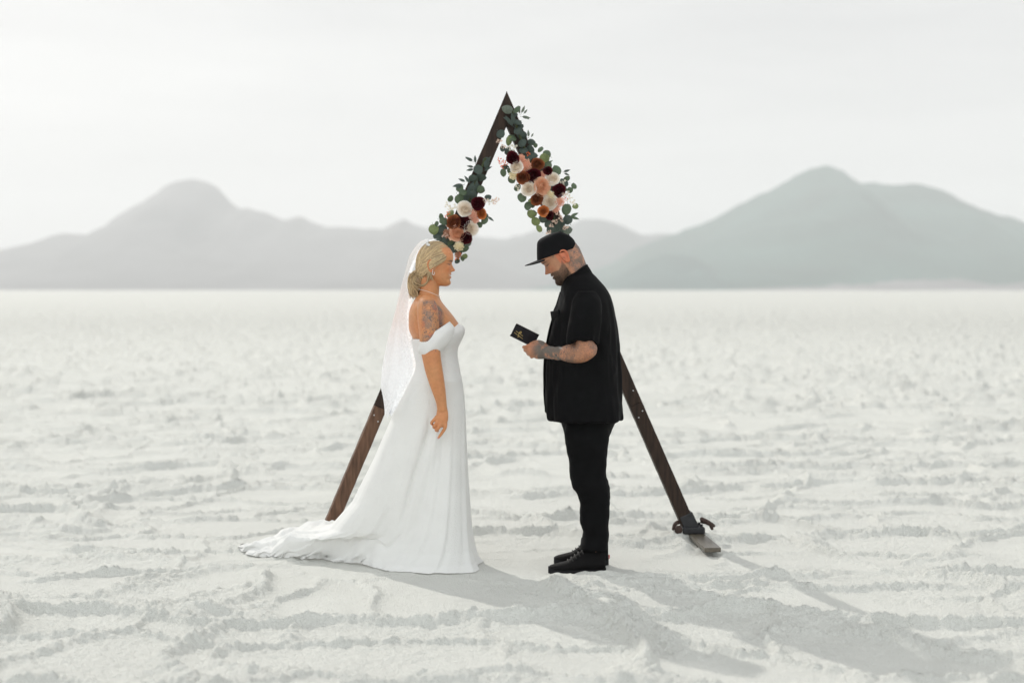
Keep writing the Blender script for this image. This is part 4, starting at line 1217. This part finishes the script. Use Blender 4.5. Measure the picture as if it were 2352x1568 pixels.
# beard: short hairs standing off the jaw
idx = np.where(beard > .5)[0]
pick = RNG.choice(idx, min(5200, len(idx)), replace=False)
V, Fq, Cc = [], [], []
dn_ = np.array(MM.to_3x3() @ Vector((.25, 0, -1)).normalized())
for i in pick:
    p, nn = P[i], Nn[i]
    zz, xx = z[i], x[i]
    ln = float(np.interp(zz, [-.02, .0, .03, .06, .1], [.007, .009, .0075, .005, .003])) * RNG.uniform(.7, 1.2)
    if xx > .06 and zz < .045: ln *= 1.35
    d_ = nn * .75 + dn_ * .65 + RNG.normal(0, .2, 3); d_ /= np.linalg.norm(d_)
    sd = np.cross(d_, RNG.normal(0, 1, 3)); sd /= np.linalg.norm(sd); s2 = np.cross(d_, sd)
    w_ = .0011; k = len(V)
    V += [p + sd * w_ - nn * .001, p - sd * w_ * .5 + s2 * w_ - nn * .001, p - sd * w_ * .5 - s2 * w_ - nn * .001, p + d_ * ln]
    Fq += [(k, k + 1, k + 3), (k + 1, k + 2, k + 3), (k + 2, k, k + 3)]
    dark = .75 if (xx > .055 and zz < .05) else 1.15
    cc_ = bc_ * dark * RNG.uniform(.6, 1.5)
    Cc += [cc_] * 4
me = np_mesh("beard", V, Fq); set_col(me, np.array(Cc)); link("beard", me, M_BEARD, man, False)

# cap: structured crown with a flat brim
cap_b, cap_f = W(1325, 568, MY), W(1233.5, 599.5, MY)
ex = (cap_f - cap_b).normalized(); ez = Vector((0, 1, 0)).cross(ex)
if ez.z < 0: ez = -ez
def capl(px, py):
    d_ = W(px, py, MY) - cap_b; return d_.dot(ex), d_.dot(ez)
front = [capl(*p) for p in ((1233.5, 599.5), (1233, 585), (1233, 570), (1234, 557), (1240, 549), (1252, 542), (1262, 537.5), (1274, 534), (1286, 532.8))]
back = [capl(*p) for p in ((1325, 568), (1323.5, 562), (1321.5, 557), (1319, 552), (1314, 546), (1308, 541), (1300, 537), (1293, 534), (1286, 532.8))]
Fa, Ba = spl(front, 40), spl(back, 40)
bm = bmesh.new(); rings = []
for i in range(40):
    f_, b_ = Fa[i], Ba[i]
    t = i / 39
    hw = .0845 * (1 - t ** 5) ** .5 * (1 - .04 * t)
    if i == 39: hw = .004; 
    ring = []
    for k in range(64):
        a = 2 * math.pi * k / 64; ca, sa = math.cos(a), math.sin(a)
        lx = (f_[0] + b_[0]) / 2 + (f_[0] - b_[0]) / 2 * math.copysign(abs(ca) ** .92, ca)
        w_ = (1 + ca) / 2; lz = f_[1] * w_ + b_[1] * (1 - w_)
        seam = 1 - .012 * math.exp(-((math.fmod(a, math.pi / 3) - math.pi / 6) / .05) ** 2) * (1 - t)
        ring.append(cap_b + ex * lx + ez * lz + Vector((0, 1, 0)) * (hw * math.copysign(abs(sa) ** .92, sa) * seam))
    rings.append(ring)
rings.insert(0, [p.lerp(sum(rings[0], Vector()) / 64, .05) + ez * .012 for p in rings[0]])
loft(bm, rings)
cap = obj("cap", bm, M_CAP, man)
tipb = W(1206.5, 609, MY)
bm = bmesh.new(); g = {}
for lay in (0, 1):
    for i in range(15):
        for j in range(13):
            v = i / 14 * 2 - 1; u_ = j / 12
            yy = v * .078
            root = capl(1233.5, 598)[0] - .05 * (1 - math.sqrt(max(0, 1 - (v * .92) ** 2)))
            L_ = (tipb - cap_f).dot(ex) + .004
            reach = L_ * math.sqrt(max(0, 1 - (abs(v) ** 2.6)))
            lx = root - .006 + (reach + .006 + .05 * (1 - math.sqrt(max(0, 1 - (v * .92) ** 2))) * 0) * u_
            lz = .004 + ((tipb - cap_b).dot(ez) - .004) * u_ ** 1.1 - .010 * v * v - (.0032 if lay else 0)
            g[(lay, i, j)] = bm.verts.new(cap_b + ex * lx + ez * lz + Vector((0, 1, 0)) * yy)
for lay in (0, 1):
    for i in range(14):
        for j in range(12): bm.faces.new((g[(lay, i, j)], g[(lay, i + 1, j)], g[(lay, i + 1, j + 1)], g[(lay, i, j + 1)]))
for i in range(14):
    for j in (0, 12): bm.faces.new((g[(0, i, j)], g[(0, i + 1, j)], g[(1, i + 1, j)], g[(1, i, j)]))
obj("brim", bm, M_CAP, cap)
b = bmesh.new(); ellipsoid(b, W(1286, 532.6, MY), (.008, .008, .004), seg=10); obj("cap_button", b, M_CAP, cap)

# shirt
bm = bmesh.new()
rows_loft(bm, [(622, 1312, 1356, .07), (632, 1301, 1366, .095), (645, 1293, 1377, .14), (658, 1289, 1388, .175), (675, 1286, 1399, .203), (698, 1279, 1407.5, .222), (720, 1271, 1412, .226), (742, 1267.5, 1415, .222), (766, 1262, 1417, .216),
               (790, 1257, 1418, .212), (827, 1251, 1420, .21), (875, 1250, 1424.5, .212), (900, 1250, 1426.5, .216), (930, 1252.5, 1428.5, .22), (950, 1255, 1429.5, .222), (961, 1256.5, 1430.5, .223)], MY, 72, 2.25, 60)
for s in (-1, 1):
    ya = MY + s * .232
    K = spl([(1347, 668, .045, .05, -.06), (1347, 690, .070, .07, -.03), (1345, 720, .080, .080, -.004), (1341, 750, .080, .084, .004), (1338.5, 772, .0775, .085, .006), (1338, 784, .077, .085, .006)], 26)
    rings = []
    for i, (px, py, ax, ay, dy) in enumerate(K):
        t = i / 25
        rg_ = sring(W(px, py, ya + s * dy), ax, ay, 40, 2.1)
        for p in rg_:
            p.z += t ** 3 * (.010 - .018 * (p.x - W(px, py, ya).x) / .08 * 0 - .026 * ((p.x - W(px, 0, ya).x) / .08) ** 2)
        rings.append(rg_)
    loft(bm, rings)
me = fuse(bm, .0065, 4, "shirt")
P = coords(me); Nn = normals(me)
zz = P[:, 2]
wrk = (fbm3(P * np.array([9, 9, 5]) + 3, 2, 3) - .5) * .026 + (fbm3(P * np.array([22, 22, 10]), 12, 2) - .5) * .012
wrk += (fbm3(P * np.array([26, 26, 2.6]) + 7, 31, 2) - .5) * .022 * sstep(W(0, 700).z, W(0, 800).z, zz)
keep = 1 - .75 * sstep(W(0, 700).z - .1, W(0, 650).z, zz)
P = P + Nn * (wrk * keep)[:, None]
# front and back tails split at the side: tail corners a little lower
set_coords(me, P)
shirt = link("shirt", me, M_BLACK, man)
bm = bmesh.new()                                                   # stand-and-fall collar
rings = []
for (fx, fy, bx, by_, hw, gap) in ((1292, 662, 1353, 618, .088, 0), (1291, 656, 1350, 608, .084, 0), (1293, 655, 1347.5, 606.5, .079, 0), (1290, 662, 1354, 615, .092, 0), (1286, 674, 1362, 629, .106, 0), (1291, 674, 1357, 632, .098, 0)):
    A, B = W(fx, fy, MY), W(bx, by_, MY)
    c_ = (A + B) / 2; u_ = (A - B) / 2; ring = []
    for k in range(56):
        a = 2 * math.pi * k / 56
        ring.append(c_ + u_ * math.cos(a) + Vector((0, hw * math.sin(a), .012 * math.sin(a) ** 2)))
    rings.append(ring)
loft(bm, rings, cap=False)
obj("collar", bm, M_BLACK, shirt)
b = bmesh.new()                                                    # chest pocket standing off the front
A = W(1277, 731, MY - .10)
box(b, A, (.012, .09, .075), Matrix.Rotation(math.radians(-9), 3, 'Y') @ Matrix.Rotation(math.radians(24), 3, 'Z'), .004)
box(b, A + Vector((-.004, 0, .030)), (.010, .092, .016), Matrix.Rotation(math.radians(-16), 3, 'Y') @ Matrix.Rotation(math.radians(24), 3, 'Z'), .004)
obj("pocket", b, M_BLACK, shirt)
for px, py in ((1283, 690), (1275.5, 712), (1258, 775), (1250, 870), (1249, 905)):
    b = bmesh.new()
    ellipsoid(b, W(px + 1, py, MY - .005), (.004, .006, .006), seg=10)
    obj("button", b, M_BLACK, shirt)
b = bmesh.new()                                                    # front placket edge
tube(b, [W(1288, 672, MY - .02), W(1281, 695, MY - .02), W(1268, 738, MY - .02), W(1259, 775, MY - .02), W(1251.5, 825, MY - .02), W(1250.5, 880, MY - .02), W(1254, 945, MY - .02)], [.006] * 7, 8, 40)
obj("placket", b, M_BLACK, shirt)

# trousers
bm = bmesh.new()
rows_loft(bm, [(900, 1262, 1418, .19), (940, 1279, 1420, .185), (962, 1287, 1414, .18), (985, 1294, 1406, .172), (1006, 1298, 1398, .16)], MY, 56, 2.3, 20)
for s in (-1, 1):
    dx = 0 if s < 0 else 4
    yl = MY + s * .105
    rows_loft(bm, [(975, 1300 + dx, 1398, .072), (1000, 1297 + dx, 1399 - dx, .09), (1030, 1301 + dx, 1395 - dx, .088), (1060, 1306 + dx, 1393 - dx, .083), (1086, 1308 + dx, 1391 - dx, .08), (1108, 1311 + dx, 1398 - dx, .08), (1121, 1315 + dx, 1400 - dx, .079),
                   (1129, 1325 + dx, 1400 - dx, .077), (1152, 1332 + dx, 1401 - dx, .074), (1178, 1331 + dx, 1400 - dx, .072), (1198, 1333 + dx, 1399.5 - dx, .070), (1219, 1340, 1398.5 - dx, .069), (1236, 1336.5, 1398 - dx, .071), (1248, 1333.5, 1397.5 - dx, .075),
                   (1261 if s < 0 else 1252, 1331, 1397, .076)], yl, 44, 2.3, 60)
me = fuse(bm, .0065, 3, "trousers")
P = coords(me); Nn = normals(me)
zb = W(0, 1205).z
fr = sstep(.12, .02, np.abs(P[:, 2] - W(0, 1120).z)) + sstep(.10, .0, np.abs(P[:, 2] - W(0, 1230).z))
P = P + Nn * ((fbm3(P * np.array([8, 8, 16]) + 9, 6, 3) - .5) * (.012 + .014 * np.clip(fr, 0, 1)))[:, None]
set_coords(me, P)
trousers = link("trousers", me, M_TROUSER, man)
# shoes
for s in (-1, 1):
    y0 = MY + s * .122
    dxp = 0 if s < 0 else 13
    sx = 1.0
    zoff = 0.0
    toe, heel = W(1259 + dxp, 1310, y0), W((1392 if s < 0 else 1398), 1310, y0)
    Lh = heel.x - toe.x
    shoe = empty("shoe", (0, 0, 0), "", "")
    for kk in ('label', 'category'): del shoe[kk]
    shoe.parent = man; shoe.location = Vector(((toe.x + heel.x) / 2, y0, 0)) - Vector(man.location)
    def plan(t):
        return float(np.interp(t, [0, .03, .08, .18, .32, .5, .7, .85, .94, .98, 1], [.004, .022, .034, .044, .049, .043, .036, .036, .033, .024, .006]))
    ts = np.concatenate([np.linspace(0, .1, 10), np.linspace(.14, .9, 22), np.linspace(.92, 1, 9)])
    bm = bmesh.new(); rings = []
    for t in ts:
        xx = toe.x + Lh * t; hw = plan(t)
        tk = .008 * max(0, .12 - t) / .12
        zb_, zt = .002 + tk * .8, .036 + (.006 if t < .1 else 0)
        ring = []
        for k in range(20):
            a = 2 * math.pi * k / 20
            yy = hw * math.copysign(abs(math.cos(a)) ** .5, math.cos(a)); zc = math.copysign(abs(math.sin(a)) ** .45, math.sin(a))
            ring.append(Vector((xx, y0 + yy, (zb_ + zt) / 2 + (zt - zb_) / 2 * zc)))
        rings.append(ring)
    loft(bm, rings)
    obj("sole", bm, M_SOLE, shoe)
    bm = bmesh.new(); rings = []
    for t in np.linspace(.012, .988, 46):
        xx = toe.x + Lh * t; hw = plan(t) * .95 + .001
        zt = float(np.interp(t, [0, .03, .1, .22, .33, .44, .54, .62, .75, .9, 1], [.038, .046, .052, .060, .068, .090, .112, .125, .128, .128, .122]))
        ring = []
        for k in range(24):
            a = 2 * math.pi * k / 24; sa = math.sin(a)
            yy = hw * math.copysign(abs(math.cos(a)) ** .75, math.cos(a)) * (1 - .28 * max(0, sa) * max(0, (zt - .06) / .07))
            ring.append(Vector((xx, y0 + yy, .03 + (zt - .03) * max(0, sa) ** .8 if sa > 0 else .03)))
        rings.append(ring)
    loft(bm, rings)
    obj("upper", bm, M_SHOE, shoe)
    for k in range(5):
        t = .34 + .06 * k
        zt = float(np.interp(t, [0, .22, .33, .44, .54, .62], [.038, .060, .068, .090, .112, .125])) + .002
        b = bmesh.new()
        xx = toe.x + Lh * t
        tube(b, [Vector((xx + .006, y0 - .03, zt - .010)), Vector((xx, y0 - .012, zt + .001)), Vector((xx, y0 + .012, zt + .001)), Vector((xx + .006, y0 + .03, zt - .010))], [.0034] * 4, 8, 12)
        obj("lace", b, M_LACE, shoe)
    if s > 0:
        b = bmesh.new(); box(b, Vector((heel.x + .001, y0 - .012, .046)), (.006, .016, .020), None, .002)
        obj("heel_tab", b, M_RED, shoe)

# ------------------------------------------------------------------ vow book held open in his hands
bA, bD, bB = W(1186.5, 742.3, MY - .055), W(1238.8, 768.4, MY - .055), W(1174.4, 770.8, MY - .010)
e1 = (bD - bA); e2 = (bB - bA); e2 = e2 - e1 * (e2.dot(e1) / e1.length_squared)
ln, wd = e1.length, e2.length
e1.normalize(); e2.normalize(); e3 = e1.cross(e2).normalized()
if e3.y > 0: e3 = -e3                                              # e3 looks out of the near cover
book = empty("book", bA + e2 * wd + e1 * ln * .5, "small open black vow book with a gold script monogram, held in the man's hands", "book")
spine = bA + e2 * wd                                               # spine runs along the lower edge
far_dir = (Vector((0, 1, 0)) * .80 - e2 * .60)
far_dir = (far_dir - e1 * far_dir.dot(e1)).normalized()
def slab(name, o, a, la, b_, lb, nrm, th, m, bev=.001):
    bm = bmesh.new()
    R = Matrix((a, b_, nrm)).transposed()
    if R.determinant() < 0: R = Matrix((a, b_, -nrm)).transposed()
    box(bm, o + a * la / 2 + b_ * lb / 2 + nrm * th / 2, (la, lb, th), R, bev)
    return obj(name, bm, m, book, False)
slab("cover", spine, e1, ln, -e2, wd, e3, .0028, M_BOOK)
nf = e1.cross(far_dir).normalized()
if nf.dot(e3) > 0 and nf.y < 0: nf = -nf
if nf.z > 0: nf = -nf
slab("cover", spine + Vector((0, .004, 0)), e1, ln, far_dir, wd, nf, .0028, M_BOOK)
slab("pages", spine + e1 * .003 - e2 * .003 - e3 * .0008, e1, ln - .006, -e2, wd - .006, -e3, .006, M_PAGE, .0006)
slab("pages", spine + Vector((0, .004, 0)) + e1 * .003 + far_dir * .003 - nf * .0008, e1, ln - .006, far_dir, wd - .006, -nf, .006, M_PAGE, .0006)
def onbook(cx, cy):
    """close-up pixel of the cover to a point on the near cover"""
    px, py = 1166.6 + cx * .078, 715 + cy * .078
    o = Vector((0, -D, H)); d_ = W(px, py, 0) - o
    t = ((spine + e3 * .0034) - o).dot(e3) / d_.dot(e3)
    return o + d_ * t
bm = bmesh.new()
for st in (((190, 622), (280, 690), (360, 750), (435, 806)), ((238, 575), (300, 622), (370, 672), (440, 726)),
           ((392, 590), (350, 612), (325, 640), (318, 690), (300, 735), (292, 760), (308, 752)), ((300, 700), (330, 735), (350, 728)),
           ((352, 590), (375, 605), (408, 612), (400, 632), (375, 640), (360, 628)), ((330, 622), (352, 640), (378, 648))):
    pts = [onbook(*p) for p in st]
    tube(bm, pts, [.0009] * len(pts), 6, 20)
obj("monogram", bm, M_GOLD, book)
bm = bmesh.new()
tube(bm, [spine + e3 * .001, spine + e1 * ln + e3 * .001], [.0035, .0035], 10, 6)
obj("spine", bm, M_BOOK, book)

# ------------------------------------------------------------------ haze over the flat
bm = bmesh.new()
box(bm, Vector((0, 4300, 318)), (21000, 10800, 640))
hm = bpy.data.materials.new("haze"); hm.use_nodes = True
n, l = hm.node_tree.nodes, hm.node_tree.links
n.remove(n['Principled BSDF'])
pv = n.new('ShaderNodeVolumePrincipled')
pv.inputs['Color'].default_value = (.93, .94, .95, 1)
pv.inputs['Density'].default_value = 1.95e-4
pv.inputs['Anisotropy'].default_value = 0.15
l.new(pv.outputs['Volume'], n['Material Output'].inputs['Volume'])
hz = obj("haze", bm, hm, None, False)
hz['kind'] = 'stuff'; hz['label'] = "pale dusty air over the salt flat fading the far hills"; hz['category'] = 'haze'
